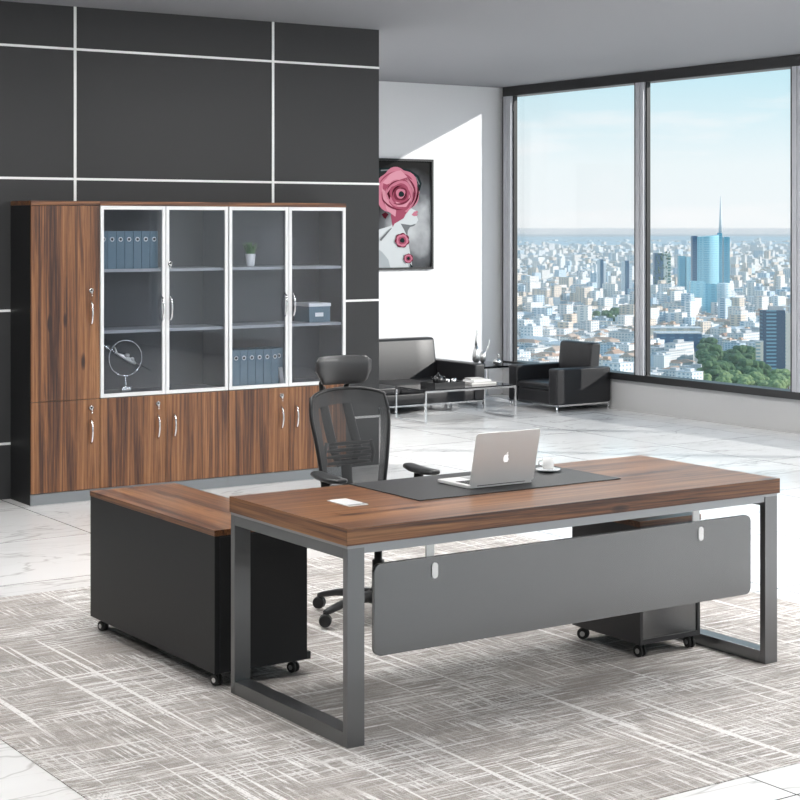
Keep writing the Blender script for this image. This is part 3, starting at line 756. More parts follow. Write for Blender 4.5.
# sofa, faces -y
FX0, FX1, FY0, FY1 = 8.05, 10.045, 13.47, 14.45
t = thing('sofa', 'long black leather sofa with a chrome base against the white wall', 'sofa', (FX0, FY0, 0))
z0 = .082
for x in (FX0, FX1 - .123): cushion(x, x + .123, FY0, FY1 - .12, z0, .440, .018).build('arm', M['leather'], t)
cushion(FX0 + .125, FX1 - .125, FY0 + .01, FY1 - .2, z0, .190, .015).build('seat_base', M['leather'], t)
for i in range(2):
    x = FX0 + .127 + i * .872; cushion(x, x + .870, FY0 + .002, FY1 - .3, .192, .266, .022).build('seat_cushion', M['leather'], t)
m = cushion(FX0 + .124, FX1 - .124, 14.10, 14.24, .19, .668, .03)
for v in m.bm.verts: v.co.y += (v.co.z - .27) * .16
m.build('backrest', M['leather'], t)
cushion(FX0 + .01, FX1 - .01, FY1 - .10, FY1 - .02, z0, .40, .015).build('back_panel', M['leather'], t)
m = MB(); m.box(FX0 + .01, FX1 - .005, FY0 + .004, FY0 + .024, .066, .0815); m.box(FX0 + .01, FX1 - .005, FY1 - .08, FY1 - .06, .066, .0815)
m.box(FX1 - .025, FX1 - .005, FY0 + .024, FY1 - .08, .066, .0815); m.box(FX0 + .01, FX0 + .03, FY0 + .024, FY1 - .08, .066, .0815)
m.build('base_frame', M['chrome'], t)
for x in (FX0 + .02, FX1 - .015):
    for y in (FY0 + .014, FY1 - .07):
        m = MB(); leg_bar(m, x, y, .066); m.build('leg', M['chrome'], t)
# coffee table
TX0, TX1, TY0, TY1, TZ = 8.76, 9.80, 12.65, 13.15, .310
t = thing('coffee_table', 'low black-topped coffee table on slim chrome loop legs in front of the sofa', 'table', (TX0, TY0, 0))
B(TX0 + .003, TX1 - .003, TY0 + .003, TY1 - .003, TZ - .010, TZ).build('tabletop', M['blackglass'], t, bevel=.001)
r = .008
for x in (TX0 + r, TX1 - r):
    m = MB()
    m.box(x - r, x + r, TY0, TY0 + 2 * r, 0.0003, TZ - .0105); m.box(x - r, x + r, TY1 - 2 * r, TY1, 0.0003, TZ - .0105)
    m.box(x - r, x + r, TY0 + 2 * r, TY1 - 2 * r, 0.0003, .0163); m.box(x - r, x + r, TY0 + 2 * r, TY1 - 2 * r, TZ - .0265, TZ - .0105)
    m.build('leg_frame', M['chrome'], t)
for y in (TY0 + r, TY1 - r): B(TX0 + 2 * r, TX1 - 2 * r, y - r, y + r, TZ - .0265, TZ - .0105).build('rail', M['chrome'], t)
# side table
EX0, EX1, EY0, EY1, EZ = 10.11, 10.66, 13.70, 14.25, .385
t = thing('side_table', 'small black-topped side table with chrome legs in the corner between sofa and armchair', 'table', (EX0, EY0, 0))
B(EX0, EX1, EY0, EY1, EZ - .022, EZ).build('tabletop', M['blackglass'], t)
for x in (EX0 + r, EX1 - r):
    m = MB()
    m.box(x - r, x + r, EY0, EY0 + 2 * r, 0.0003, EZ - .0225); m.box(x - r, x + r, EY1 - 2 * r, EY1, 0.0003, EZ - .0225)
    m.box(x - r, x + r, EY0 + 2 * r, EY1 - 2 * r, 0.0003, .0163)
    m.build('leg_frame', M['chrome'], t)
# items on the coffee table
bx, by = 9.15, 12.93
t = thing('serving_tray', 'black serving tray on the coffee table', 'tray', (bx, by, TZ + .0003))
B(bx - .17, bx + .17, by - .12, by + .12, TZ + .0003, TZ + .008).build('tray_base', M['blackpl'], t)
m = MB(); 
for a in ((bx - .17, bx + .17, by - .12, by - .112), (bx - .17, bx + .17, by + .112, by + .12), (bx - .17, bx - .162, by - .112, by + .112), (bx + .162, bx + .17, by - .112, by + .112)): m.box(*a, TZ + .008, TZ + .040)
m.build('rim', M['blackpl'], t)
tz = TZ + .0085
t = thing('teapot', 'round black teapot on the serving tray', 'teapot', (bx - .05, by, tz))
c = (bx - .05, by, tz)
m = MB(); m.lathe([(.030, 0), (.048, .02), (.052, .05), (.040, .08), (.022, .092)], c, 20); m.build('body', M['blackpl'], t)
m = MB(); m.lathe([(.022, .0925), (.016, .10), (.006, .104), (.008, .115), (.002, .12)], c, 16); m.build('lid', M['blackpl'], t)
m = MB(); m.tube([(c[0] - .045, c[1], tz + .045), (c[0] - .068, c[1], tz + .06), (c[0] - .078, c[1], tz + .085)], [.010, .007, .005], 8); m.build('spout', M['blackpl'], t)
m = MB(); m.tube([(c[0] + .044, c[1], tz + .03), (c[0] + .075, c[1], tz + .035), (c[0] + .075, c[1], tz + .075), (c[0] + .038, c[1], tz + .08)], .005, 8); m.build('handle', M['blackpl'], t)
cg = None
for i, (dx, dy, w) in enumerate(((.035, -.03, 'beside the teapot'), (.085, -.05, 'at the front of the tray'), (.125, -.01, 'at the right end of the tray'))):
    if cg is None:
        cc = (bx + dx, by + dy, tz); cg = thing('drinking_glass', '', 'glass', cc, 'glasses on the tray')
        m = MB(); m.lathe([(.017, 0), (.020, .03), (.021, .055), (.0185, .055), (.017, .006)], cc, 16); m.build('bowl', M['silver'], cg)
        o = cg
    else:
        o = copy_tree(cg); o.location = (bx + dx, by + dy, tz)
    o['label'] = 'small shiny glass on the black tray, ' + w
bz = TZ + .0003
for i, (dx, dy, w, d, h, rz, c1, lab) in enumerate(((0.0, 0, .28, .19, .020, -4, 'bookgrey', 'grey covered book at the bottom of the stack on the coffee table'),
                                    (-.01, .01, .22, .155, .018, 5, 'white', 'white book in the middle of the stack on the coffee table'),
                                    (-.035, .02, .15, .12, .014, -8, 'bookgrey', 'small grey book on top of the stack on the coffee table'))):
    x, y = 9.57 + dx, 12.93 + dy
    t = thing('book', lab, 'book', (0, 0, 0), 'books on the coffee table')
    m = MB(); m.box(-w / 2, w / 2, -d / 2, d / 2, 0, .002); m.box(-w / 2, w / 2, -d / 2, d / 2, h - .002, h); m.box(-w / 2, -w / 2 + .002, -d / 2, d / 2, .002, h - .002); m.build('cover', M[c1], t)
    B(-w / 2 + .0022, w / 2 - .004, -d / 2 + .004, d / 2 - .004, .0022, h - .0022).build('pages', M['paper'], t)
    t.location = (x, y, bz); t.rotation_euler.z = math.radians(rz); bz += h + .0003
# vases on the sofa arm end / side table
def vase(c, prof, neck, label, mt):
    t = thing('vase', label, 'vase', c, 'silver swan-neck vases')
    m = MB(); m.lathe(prof, c, 20); m.build('body', mt, t)
    m = MB(); m.tube([(c[0] + a, c[1], c[2] + b) for a, b, _ in neck], [q for _, _, q in neck], 8); m.build('neck', mt, t)
vase((10.40, 14.10, EZ + .0003), [(.015, 0), (.040, .03), (.045, .07), (.030, .13), (.016, .18)], [(0, .175, .016), (-.004, .24, .010), (.012, .30, .006), (.010, .34, .005)],
     'tall silver teardrop vase with a thin upright neck on the side table', M['silver'])
vase((10.50, 14.12, EZ + .0003), [(.012, 0), (.030, .02), (.036, .05), (.030, .09), (.014, .118)], [(-.0, .112, .014), (.03, .10, .008), (.065, .14, .006), (.085, .20, .005), (.084, .24, .004)],
     'silver vase with a thin curved neck rising to the right on the side table', M['silver'])
vase((10.49, 13.86, EZ + .0003), [(.014, 0), (.040, .012), (.043, .030), (.026, .052), (.010, .06)], [(.0, .052, .012), (.022, .075, .016), (.012, .10, .010), (-.012, .108, .003)],
     'squat silver swan-shaped vase at the right of the side table', M['silver'])

# ------------------------------------------------------------------ picture on the white wall
t = thing('framed_picture', 'tall framed print of a woman whose face is covered by a pink rose', 'picture', (9.65, 14.499, 1.92))
fx0, fx1, fz0, fz1 = 9.12, 10.122, 1.3525, 2.491; fw = .022
m = MB()
m.box(fx0, fx1, 14.465, 14.499, fz0, fz0 + fw); m.box(fx0, fx1, 14.465, 14.499, fz1 - fw, fz1)
m.box(fx0, fx0 + fw, 14.465, 14.499, fz0 + fw, fz1 - fw); m.box(fx1 - fw, fx1, 14.465, 14.499, fz0 + fw, fz1 - fw)
m.build('frame', M['blackfr'], t)
# background of the print: mottled grey
PM, n, l, b = nt('print_background'); tc = n.new('ShaderNodeTexCoord')
z = n.new('ShaderNodeTexNoise'); z.inputs['Scale'].default_value = 2.2; z.inputs['Detail'].default_value = 6; l.new(tc.outputs['Object'], z.inputs['Vector'])
gx = n.new('ShaderNodeSeparateXYZ'); l.new(tc.outputs['Object'], gx.inputs[0])
dd = math_n(n, l, 'POWER', math_n(n, l, 'ABSOLUTE', math_n(n, l, 'ADD', gx.outputs[2], 0.10)), 2.0)
vv = math_n(n, l, 'MULTIPLY_ADD', dd, -1.9, math_n(n, l, 'MULTIPLY_ADD', z.outputs['Fac'], 0.9, 0.24))
dx = math_n(n, l, 'POWER', math_n(n, l, 'ABSOLUTE', math_n(n, l, 'SUBTRACT', gx.outputs[0], 0.22)), 2.0)
vv = math_n(n, l, 'MULTIPLY_ADD', dx, -2.6, vv)
rr = ramp(n, [(0.10, g3(.02)), (0.45, (.10, .105, .115)), (.80, (.48, .50, .52))]); l.new(vv, rr.inputs['Fac']); l.new(rr.outputs[0], b.inputs['Base Color']); b.inputs['Roughness'].default_value = .9; b.inputs['Specular IOR Level'].default_value = .05
B(fx0 + fw, fx1 - fw, 14.482, 14.4985, fz0 + fw, fz1 - fw).build('print', PM, t)
def ink(name, c): return mat(name, c, 0.9, spec=0.05)
SK, SKD, HB = ink('print_skin', (.46, .49, .51)), ink('print_shade', (.13, .14, .15)), ink('print_black', (.012, .02, .022))
PK = [ink('rose_%d' % i, c) for i, c in enumerate([(.26, .06, .10), (.42, .15, .21), (.13, .02, .04), (.50, .23, .29), (.05, .006, .012)])]
lay = [14.4818]
def art(px, py): return (fx1 - (375 - px) * .001878, fz1 - (py - 30) * .001568)
def shape(pts, mt, name):
    lay[0] -= .0003; y = lay[0]
    m = MB(); m.prism([art(*p) for p in pts], lambda a, b_: (a, y, b_), lambda a, b_: (a, y + .00028, b_)); m.build(name, mt, t)
def blob(cx, cy, r, k=5, amp=.1, ph=0, n=40, sx=1, sy=1):
    return [(cx + sx * r * (1 + amp * abs(math.sin(k * q / 2 + ph))) * math.cos(q), cy + sy * r * (1 + amp * abs(math.sin(k * q / 2 + ph))) * math.sin(q)) for q in [2 * PI * i / n for i in range(n)]]
shape([(-120, 750), (-120, 560), (-40, 520), (30, 490), (95, 470), (130, 420), (200, 340), (262, 370), (268, 384), (258, 394), (268, 402), (270, 412), (278, 430), (262, 455), (228, 465), (208, 500), (205, 545), (222, 640), (240, 750)], SK, 'figure')
shape([(-120, 750), (-120, 600), (-30, 590), (40, 640), (80, 690), (95, 750)], ink('print_mid_grey', (.30, .33, .35)), 'shoulder_shadow')
shape([(160, 455), (228, 465), (262, 455), (250, 470), (222, 478), (208, 500), (205, 540), (180, 490)], SKD, 'neck_shadow')
shape([(232, 398), (250, 376), (270, 370), (277, 380), (262, 392), (277, 394), (268, 404), (250, 406)], PK[1], 'lips')
shape([(-60, 120), (20, 95), (130, 86), (220, 100), (280, 140), (300, 190), (288, 235), (278, 240), (276, 195), (250, 150), (190, 118), (110, 108), (20, 125), (-60, 170)], HB, 'hat')
shape([(30, 105), (120, 98), (210, 112), (268, 152), (288, 195), (282, 200), (262, 158), (205, 120), (118, 106), (30, 114)], SKD, 'hat_ribbon')
shape(blob(140, 245, 128, 6, .14, .5, sy=1.12), PK[1], 'petal')
shape([(95, 400), (130, 350), (200, 380), (180, 420), (120, 455), (108, 478)], PK[0], 'petal')
shape([(35, 395), (60, 380), (80, 395), (60, 425), (48, 415)], PK[4], 'petal')
shape(blob(150, 250, 108, 5, .12, 1.1, sy=1.08), PK[0], 'petal')
shape([(40, 190), (100, 120), (160, 105), (205, 150), (130, 175), (70, 200)], PK[3], 'petal')
shape([(45, 290), (35, 220), (72, 262), (85, 320), (130, 370), (125, 410), (70, 370)], PK[3], 'petal')
shape([(195, 150), (255, 175), (285, 250), (250, 330), (215, 350), (240, 270), (225, 200)], PK[1], 'petal')
shape(blob(150, 255, 82, 5, .12, .2), PK[1], 'petal')
shape([(85, 300), (70, 260), (100, 215), (160, 190), (205, 215), (190, 205), (135, 215), (102, 250)], PK[4], 'petal')
shape(blob(155, 260, 62, 4, .14, .9), PK[0], 'petal')
shape([(110, 275), (125, 310), (170, 325), (210, 300), (215, 260), (225, 300), (195, 345), (140, 345)], PK[3], 'petal')
shape(blob(158, 260, 42, 4, .14, 0), PK[2], 'petal')
shape(blob(160, 258, 30, 3, .14, 2), PK[1], 'petal')
shape(blob(163, 262, 17, 3, .14, 1), HB, 'rose_heart')
def crescent(cx, cy, r_, a0, a1, w, mt):
    n_ = 12; o_ = [(cx + r_ * math.cos(a0 + (a1 - a0) * i / n_), cy + r_ * math.sin(a0 + (a1 - a0) * i / n_)) for i in range(n_ + 1)]
    q_ = [(cx + (r_ - w * math.sin(PI * i / n_)) * math.cos(a0 + (a1 - a0) * i / n_), cy + (r_ - w * math.sin(PI * i / n_)) * math.sin(a0 + (a1 - a0) * i / n_)) for i in range(n_ - 1, 0, -1)]
    shape(o_ + q_, mt, 'petal_edge')
for a in ((155, 258, 52, 2.6, 5.2, 10, PK[4]), (158, 260, 36, -.6, 1.6, 8, PK[4]), (150, 255, 78, .2, 2.2, 13, PK[2]), (150, 255, 84, 3.3, 4.9, 9, PK[2]), (146, 250, 112, -1.1, .9, 15, PK[2]),
          (146, 250, 116, 1.3, 2.9, 12, PK[2]), (142, 246, 134, 3.4, 4.6, 10, PK[0]), (142, 246, 136, -.4, .9, 11, PK[4]), (150, 252, 98, 2.2, 3.4, 8, PK[3]), (150, 252, 96, 5.1, 6.3, 9, PK[3])):
    crescent(*a)
for cx, cy, r in ((168, 565, 42), (208, 684, 28)):
    shape(blob(cx, cy, r, 7, .18, .4), PK[2], 'small_rose'); shape(blob(cx, cy, r * .85, 5, .16, 1.4), PK[1], 'petal')
    shape(blob(cx, cy, r * .58, 4, .16, .4), PK[0], 'petal'); shape(blob(cx, cy, r * .34, 3, .16, .4), HB, 'rose_heart')
shape([(215, 712), (232, 730), (242, 752), (226, 752)], HB, 'rose_stem')
shape([(20, 560), (95, 482), (98, 486), (28, 570)], SKD, 'strap')

# ------------------------------------------------------------------ the city outside, 150 m below
GZ = -148.2
FW = Vector((math.sin(math.atan(1138 / 1697)), math.cos(math.atan(1138 / 1697)), 0)); RT = Vector((FW.y, -FW.x, 0))
def far(a, w, z=GZ):      # a: bearing (tangent off the view axis), w: distance
    return FW * w + RT * (a * w) + Vector((0, 0, z))
def B_(u): return (u - 400) / 1697.0
M['ground'] = mat('city_ground', (0.42, 0.42, 0.38), 0.9, vary=0.5, bscale=0.02)
m = MB(); m.rings([[far(B_(-300), 900), far(B_(1700), 900)], [far(B_(-300), 30000), far(B_(1700), 30000)]], cap=False, closed=False)
struct(m.build('city_ground', M['ground']))
pal = [((0.88, .82, .76), (.42, .46, .50), (.66, .42, .30)), ((.90, .86, .80), (.45, .48, .52), (.70, .50, .38)), ((.82, .80, .78), (.32, .40, .46), (.62, .62, .62)),
       ((.90, .90, .90), (.40, .50, .56), (.82, .82, .82)), ((.80, .68, .56), (.34, .34, .36), (.60, .36, .26)), ((.66, .74, .80), (.20, .36, .48), (.50, .56, .60))]
FM = [facade('city_facade_%d' % i, w, g, 4.2 + .4 * i, 3.4, .5) for i, (w, g, r_) in enumerate(pal)]
RM = [mat('city_roof_%d' % i, r_, .85, vary=.3, bscale=.3) for i, (w, g, r_) in enumerate(pal)]
def house_mesh(i, w, d, h, gable):
    m = MB(); m.mi = 0; m.box(-w / 2, w / 2, -d / 2, d / 2, 0, h); m.mi = 1
    if gable:
        v = [m.bm.verts.new(p) for p in ((-w / 2 - .6, -d / 2 - .6, h), (w / 2 + .6, -d / 2 - .6, h), (w / 2 + .6, d / 2 + .6, h), (-w / 2 - .6, d / 2 + .6, h), (-w * .28, 0, h + 3.6), (w * .28, 0, h + 3.6))]
        m._fin([m.bm.faces.new([v[k] for k in f]) for f in ((0, 1, 5, 4), (1, 2, 5), (2, 3, 4, 5), (3, 0, 4), (3, 2, 1, 0))], False)
    else:
        m.box(-w / 2 - .2, w / 2 + .2, -d / 2 - .2, d / 2 + .2, h, h + .8); m.box(-w * .2, w * .15, -d * .2, d * .2, h + .8, h + 3.6)
    return m
protos = []
shp = [(30, 16, 15, 1, 0), (22, 18, 18, 1, 1), (44, 14, 20, 0, 2), (20, 20, 26, 0, 3), (26, 15, 14, 1, 4), (34, 18, 22, 0, 5), (38, 16, 16, 1, 0), (18, 14, 22, 0, 1), (50, 18, 17, 1, 3), (24, 24, 19, 0, 2)]
labs = ['long low block with hipped terracotta roof', 'cream block with a hipped clay roof', 'long grey flat-roofed block', 'white flat-roofed block', 'brown block with a dark red roof', 'blue-grey flat-roofed block',
        'long cream block with a terracotta roof', 'narrow cream flat-roofed block', 'very long white block with a pale roof', 'square grey flat-roofed block']
taken = []
def free(p, r):
    for q, s in taken:
        if (p - q).length < r + s: return False
    return True
# landmark towers first
def tower(name, label, u0, u1, w, ztop, mats, depth=None, rot=0.0, build=None, cat='tower'):
    p = far(B_((u0 + u1) / 2), w); W = (u1 - u0) / 1697.0 * w; H = ztop
    t = thing(name, label, cat, p)
    taken.append((p, W * .75)); return t, p, W
def zt(v, w): return 1.8 - (v - 226) / 1697.0 * w - GZ     # height above ground of something seen at angle v
ang = math.atan2(-FW.x, FW.y)                              # turn to face the office
def tbox(W, D, z0, z1, mt, t, name, p, cx=0, cy=0, rot=0):
    R_ = Matrix.Rotation(ang + rot, 3, 'Z'); m = MB()
    m.box(cx - W / 2, cx + W / 2, cy - D / 2, cy + D / 2, z0, z1)
    for v in m.bm.verts: v.co = R_ @ v.co + p
    return m.build(name, mt, t)
GB = facade('tower_blue_glass', (.18, .46, .58), (.10, .32, .46), 3.0, 4.0, .5, .25, .6)
GL = facade('tower_light_glass', (.40, .70, .80), (.24, .56, .70), 3.0, 4.0, .5, .2, .6)
DKB = facade('tower_dark_blue', (.05, .12, .22), (.10, .22, .34), 3.0, 4.0, .5, .3, .5)
WHS = facade('tower_white_rib', (.85, .87, .88), (.55, .65, .72), 5.0, 3.4, .4)
APD = facade('apartment_dark', (.07, .11, .17), (.22, .42, .52), 6.5, 3.6, .42)
APL = facade('apartment_cream', (.74, .68, .60), (.26, .40, .44), 4.0, 3.4, .45)
# twin slabs
for u0, u1, v0, v1, lab in ((597.5, 605.5, 260, 302, 'slim white and blue striped tower, left of the pair beside the window mullion'), (621.5, 631.5, 261, 303, 'slim white and blue striped tower, right of the pair beside the window mullion')):
    w = 150 * 1697 / (v1 - 226.0); t, p, W = tower('slab_tower', lab, u0, u1, w, 0, None); t['group'] = 'twin slab towers'; H = zt(v0, w)
    tbox(W * .30, W * .8, 0, H, WHS, t, 'side_rib', p, -W * .35); tbox(W * .38, W, 0, H + 1, DKB, t, 'core', p, 0); tbox(W * .30, W * .8, 0, H - 6, WHS, t, 'side_rib', p, W * .35)
w = 3350; t, p, W = tower('office_podium', 'low white gridded office block between the twin slab towers', 606, 621, w, 0, None, cat='building'); t['category'] = 'building'
tbox(W, W * .6, 0, zt(294, w), WHS, t, 'body', p); tbox(W * 1.02, W * .62, zt(294, w), zt(293, w), RM[3], t, 'roof', p)
# green planted tower
w = 3600; t, p, W = tower('planted_tower', 'dark blue apartment tower speckled with balcony trees, beside the window mullion', 653.5, 670, w, 0, None); H = zt(253, w)
tbox(W * .55, W * .7, 0, H, DKB, t, 'core', p, -W * .22); tbox(W * .44, W * .7, 0, H - 1, facade('balcony_grid', (.72, .75, .70), (.08, .24, .20), 7, 6, .6), t, 'balcony_side', p, W * .27)
m = MB(); R_ = Matrix.Rotation(ang, 3, 'Z')
for i in range(110):
    q = Vector((random.uniform(-W * .5, W * .5), -W * .36, random.uniform(6, H + 2))); q = R_ @ q + p; s = random.uniform(.9, 2.2)
    m.ball(q, s, seg=6, rg=4)
M['tree1'] = mat('tree_leaves', (.10, .19, .075), .9, vary=.5, bscale=.6); M['tree2'] = mat('light_tree_leaves', (.26, .36, .15), .9, vary=.5, bscale=.6)
m.build('balcony_trees', M['tree1'], t)['kind'] = 'stuff'
# middle glass pair
w = 3400; t, p, W = tower('glass_office_tower', 'mid-height blue glass office tower left of the spired tower', 678, 692, w, 0, None); H = zt(256, w)
tbox(W * .5, W * .6, 0, H, GB, t, 'left_slab', p, -W * .25); tbox(W * .46, W * .7, 0, H - 2, GL, t, 'right_slab', p, W * .27)
# spired tower
w = 3000; t, p, W = tower('spired_tower', 'tallest curved blue glass tower with a needle spire', 692, 731, w, 0, None)
R_ = Matrix.Rotation(ang, 3, 'Z')
def arc_slab(W, D, z0, z1, bow, mt, name, cx=0, cy=0, slope=0):
    m = MB(); n_ = 10
    fr = [(cx - W / 2 + W * i / n_, cy - bow * math.sin(PI * i / n_)) for i in range(n_ + 1)]; bkp = [(x, cy + D) for x, y in reversed(fr)]
    poly = fr + bkp
    m.prism(poly, lambda a, b_: R_ @ Vector((a, b_, z0)) + p, lambda a, b_: R_ @ Vector((a, b_, z1 + slope * (a - cx) / W)) + p)
    return m.build(name, mt, t)
k = 3000 / 1697.0
arc_slab(5 * k, 20 * k * .5, 0, zt(236, w), 0, DKB, 'left_fin', -16.5 * k)
arc_slab(22 * k, 16, 0, zt(236, w), 9, GL, 'curved_slab', -3.5 * k, 0, 4)
arc_slab(4 * k, 14, 0, zt(233, w), 0, GB, 'spire_core', 9 * k, 2)
arc_slab(6 * k, 14, 0, zt(237, w), 0, GB, 'right_slab', 16 * k, 6)
m = MB(); c = R_ @ Vector((10 * k, 8, 0)) + p; z1_ = zt(233, w); m.tube([c + Vector((0, 0, z1_)), c + Vector((0, 0, z1_ + 30)), c + Vector((0, 0, zt(196, w)))], [3.6, 2.2, .4], 8); m.build('spire', WHS, t)
w = 2700; t, p, W = tower('glass_podium', 'pale teal glass block in front of the foot of the spired tower', 689, 716, w, 0, None, cat='building')
tbox(W * .55, W * .4, 0, zt(281, w), GL, t, 'left_wing', p, -W * .2); tbox(W * .5, W * .4, 0, zt(284, w), GB, t, 'right_wing', p, W * .28, 8)
w = 2760; t, p, W = tower('round_office_block', 'round pale banded office block right of the spired tower foot', 717, 731, w, 0, None, cat='building')
m = MB(); m.lathe([(W / 2, 0), (W / 2, zt(284, w)), (W * .4, zt(283, w))], p, 24); m.build('body', facade('round_bands', (.72, .80, .82), (.36, .56, .64), 3, 4.2, .5), t)
# dark apartment tower, near right
w = 1700; t, p, W = tower('apartment_tower', 'dark blue apartment tower with a cream side, right edge of the view', 761, 790, w, 0, None); H = zt(310, w)
tbox(W * .78, W * .5, 0, H, APD, t, 'dark_front', p, -W * .11); tbox(W * .22, W * .5, 0, H - 3, APL, t, 'cream_side', p, W * .40, 1); tbox(W * .5, W * .2, H, H + 4, RM[2], t, 'roof_plant', p, 0)
# other named blocks
for u0, u1, v0, v1, mt, lab in ((756, 763, 342, 382, APL, 'cream apartment block with small windows left of the dark apartment tower'), (641, 700, 328, 345, APL, 'long cream block with rows of windows in the middle of the right window'),
                                (726, 768, 289, 297, GB, 'low blue hall with a rounded roof behind the spired tower'), (729, 742, 304, 314, DKB, 'small dark blue office block beside the glass podium'),
                                (545, 560, 298, 312, WHS, 'white and blue block standing among low houses in the left window'), (576, 641, 312, 322, WHS, 'long pale railway station hall with striped roofs'),
                                (527, 576, 312, 318, RM[0], 'long brown-roofed shed left of the station hall'), (655, 700, 333, 351, DKB, 'dark facade block with a pale roof near the bottom of the right window'),
                                (690, 712, 372, 381, APL, 'small cream flat-roofed house at the bottom of the right window'), (700, 716, 318, 332, WHS, 'white block in front of the teal glass podium')):
    w = 150 * 1697 / (v1 - 226.0); t, p, W = tower('city_block', lab, u0, u1, w, 0, None, cat='building'); t['group'] = 'larger blocks in the city view'
    D = min(W * .5, 26); tbox(W, D, 0, zt(v0, w), mt, t, 'body', p); tbox(W * 1.01, D * 1.04, zt(v0, w), zt(v0, w) + 1.2, RM[3], t, 'roof', p)
# trees: near clump, then scattered
def tree_mesh(mt, seed_, R0):
    rnd = random.Random(seed_); m = MB(); m.mi = 0
    m.tube([(0, 0, -R0 * 1.4), (0, 0, -R0 * .2)], [R0 * .10, R0 * .06], 6)
    m.mi = 1
    for i in range(14):
        a = rnd.uniform(0, 2 * PI); r_ = rnd.uniform(0, .62) * R0; zz = rnd.uniform(-.45, .55) * R0
        c = Vector((r_ * math.cos(a), r_ * math.sin(a), zz)); q = rnd.uniform(.32, .55) * R0
        seg, rg = 8, 6
        m.rings([[(c.x + q * math.sin(PI * j / rg) * math.cos(2 * PI * k / seg) * rnd.uniform(.85, 1.15), c.y + q * math.sin(PI * j / rg) * math.sin(2 * PI * k / seg) * rnd.uniform(.85, 1.15), c.z - q * .9 * math.cos(PI * j / rg)) for k in range(seg)] for j in (0.1, 1, 2, 3, 4, 5, 5.9)], smooth=False)
    for v in m.bm.verts: v.co.z += R0 * 1.4
    o = m.build('park_tree', [M['wood_y'], mt]); return o
tp = [tree_mesh(M['tree1'], 1, 7.5), tree_mesh(M['tree1'], 2, 9), tree_mesh(M['tree2'], 3, 7)]
TL = ['dark green broadleaf tree in the tree belt right of centre', 'large dark green tree between the low houses', 'light green tree along the bottom edge of the city view']
used = set()
def put_tree(k, u, v, grp, lab):
    w = 150 * 1697 / (v - 226.0); p = far(B_(u), w)
    if k in used: o = tp[k].copy(); COL.objects.link(o)
    else: o = tp[k]; used.add(k)
    s = random.uniform(.8, 1.25); o.location = p; o.scale = (s, s, s); o.rotation_euler.z = random.uniform(0, 6)
    tag(o, lab, 'tree', grp); taken.append((p, 6)); return o
for i in range(66): put_tree(random.choice((0, 1)), random.uniform(704, 764), random.uniform(364, 390), 'dark trees beside the apartment tower', 'dark green tree in the clump left of the dark apartment tower')
for i in range(60): put_tree(2, random.uniform(700, 800), random.uniform(388, 402), 'light green trees at the foot of the view', 'light green tree at the very bottom of the right window view')
for i in range(14): put_tree(1, random.uniform(585, 622), random.uniform(322, 333), 'trees by the station hall', 'green tree beside the long pale station hall')
for i in range(10): put_tree(0, random.uniform(700, 712), random.uniform(352, 372), 'trees among the low houses', 'green tree among low houses near the bottom of the right window')
# individual low buildings: the nearest 280
n_ = 0; tries = 0; first = {}
while n_ < 285 and tries < 9000:
    tries += 1
    v = 400 - 78 * (random.random() ** .9); u = random.uniform(500, 835); w = 150 * 1697 / (v - 226.0); p = far(B_(u), w)
    k = random.randrange(len(shp)); W_, D_, H_, gb, mi = shp[k]
    if u > 698 and v > 362: continue
    if not free(p, max(W_, D_) * .30): continue
    taken.append((p, max(W_, D_) * .30))
    if k in first: o = first[k].copy(); COL.objects.link(o)
    else:
        o = house_mesh(k, W_, D_, H_, gb).build('city_building', [FM[mi], RM[mi]]); first[k] = o
    s = random.uniform(.62, .95); o.location = p; o.scale = (s, s, s * random.uniform(.8, 1.2)); o.rotation_euler.z = random.choice((0.25, 0.25 + PI / 2)) + random.uniform(-.12, .12)
    tag(o, labs[k] + ' in the near city', 'building', 'low buildings in the near city'); n_ += 1
# the rest of the city
def sprawl(v0, v1, n, name, lab, big):
    m = MB()
    for _ in range(n):
        w = random.uniform(150 * 1697 / (v1 - 226.), 150 * 1697 / (v0 - 226.)) if big else 150 * 1697 / (random.uniform(v0, v1) - 226.)
        p = far(B_(random.uniform(330, 980)), w)
        if not big and not free(p, 13): continue
        W_, D_, H_ = random.uniform(9, 30) * big_k(big), random.uniform(8, 17) * big_k(big), random.uniform(6, 17) * (1 + 2.2 * (random.random() ** 9))
        a = random.choice((0.25, 0.25 + PI / 2)) + random.uniform(-.2, .2); R2 = Matrix.Rotation(a, 3, 'Z'); m.mi = random.randrange(6)
        i0 = len(m.bm.verts); vs = [R2 @ Vector((x, y, z)) + p for x in (-W_ / 2, W_ / 2) for y in (-D_ / 2, D_ / 2) for z in (0, H_)]
        V = [m.bm.verts.new(v_) for v_ in vs]; F = [(0, 1, 3, 2), (4, 6, 7, 5), (0, 4, 5, 1), (2, 3, 7, 6)]
        m._fin([m.bm.faces.new([V[i] for i in f]) for f in F], False); top = m.bm.faces.new([V[i] for i in (1, 5, 7, 3)]); m._fin([top], False); top.material_index = 6 + random.choice((0, 1, 3, 3, 4, 2))
    tag(m.build(name, FM + RM), lab, 'city', kind='stuff')
def big_k(b): return 1.6 if b else 1.0
sprawl(266, 350, 17000, 'city_sprawl', 'dense pale low-rise city filling the middle distance beyond the window', False)
sprawl(244, 268, 11000, 'distant_city', 'far blue-white city fading toward the hills beyond the window', True)
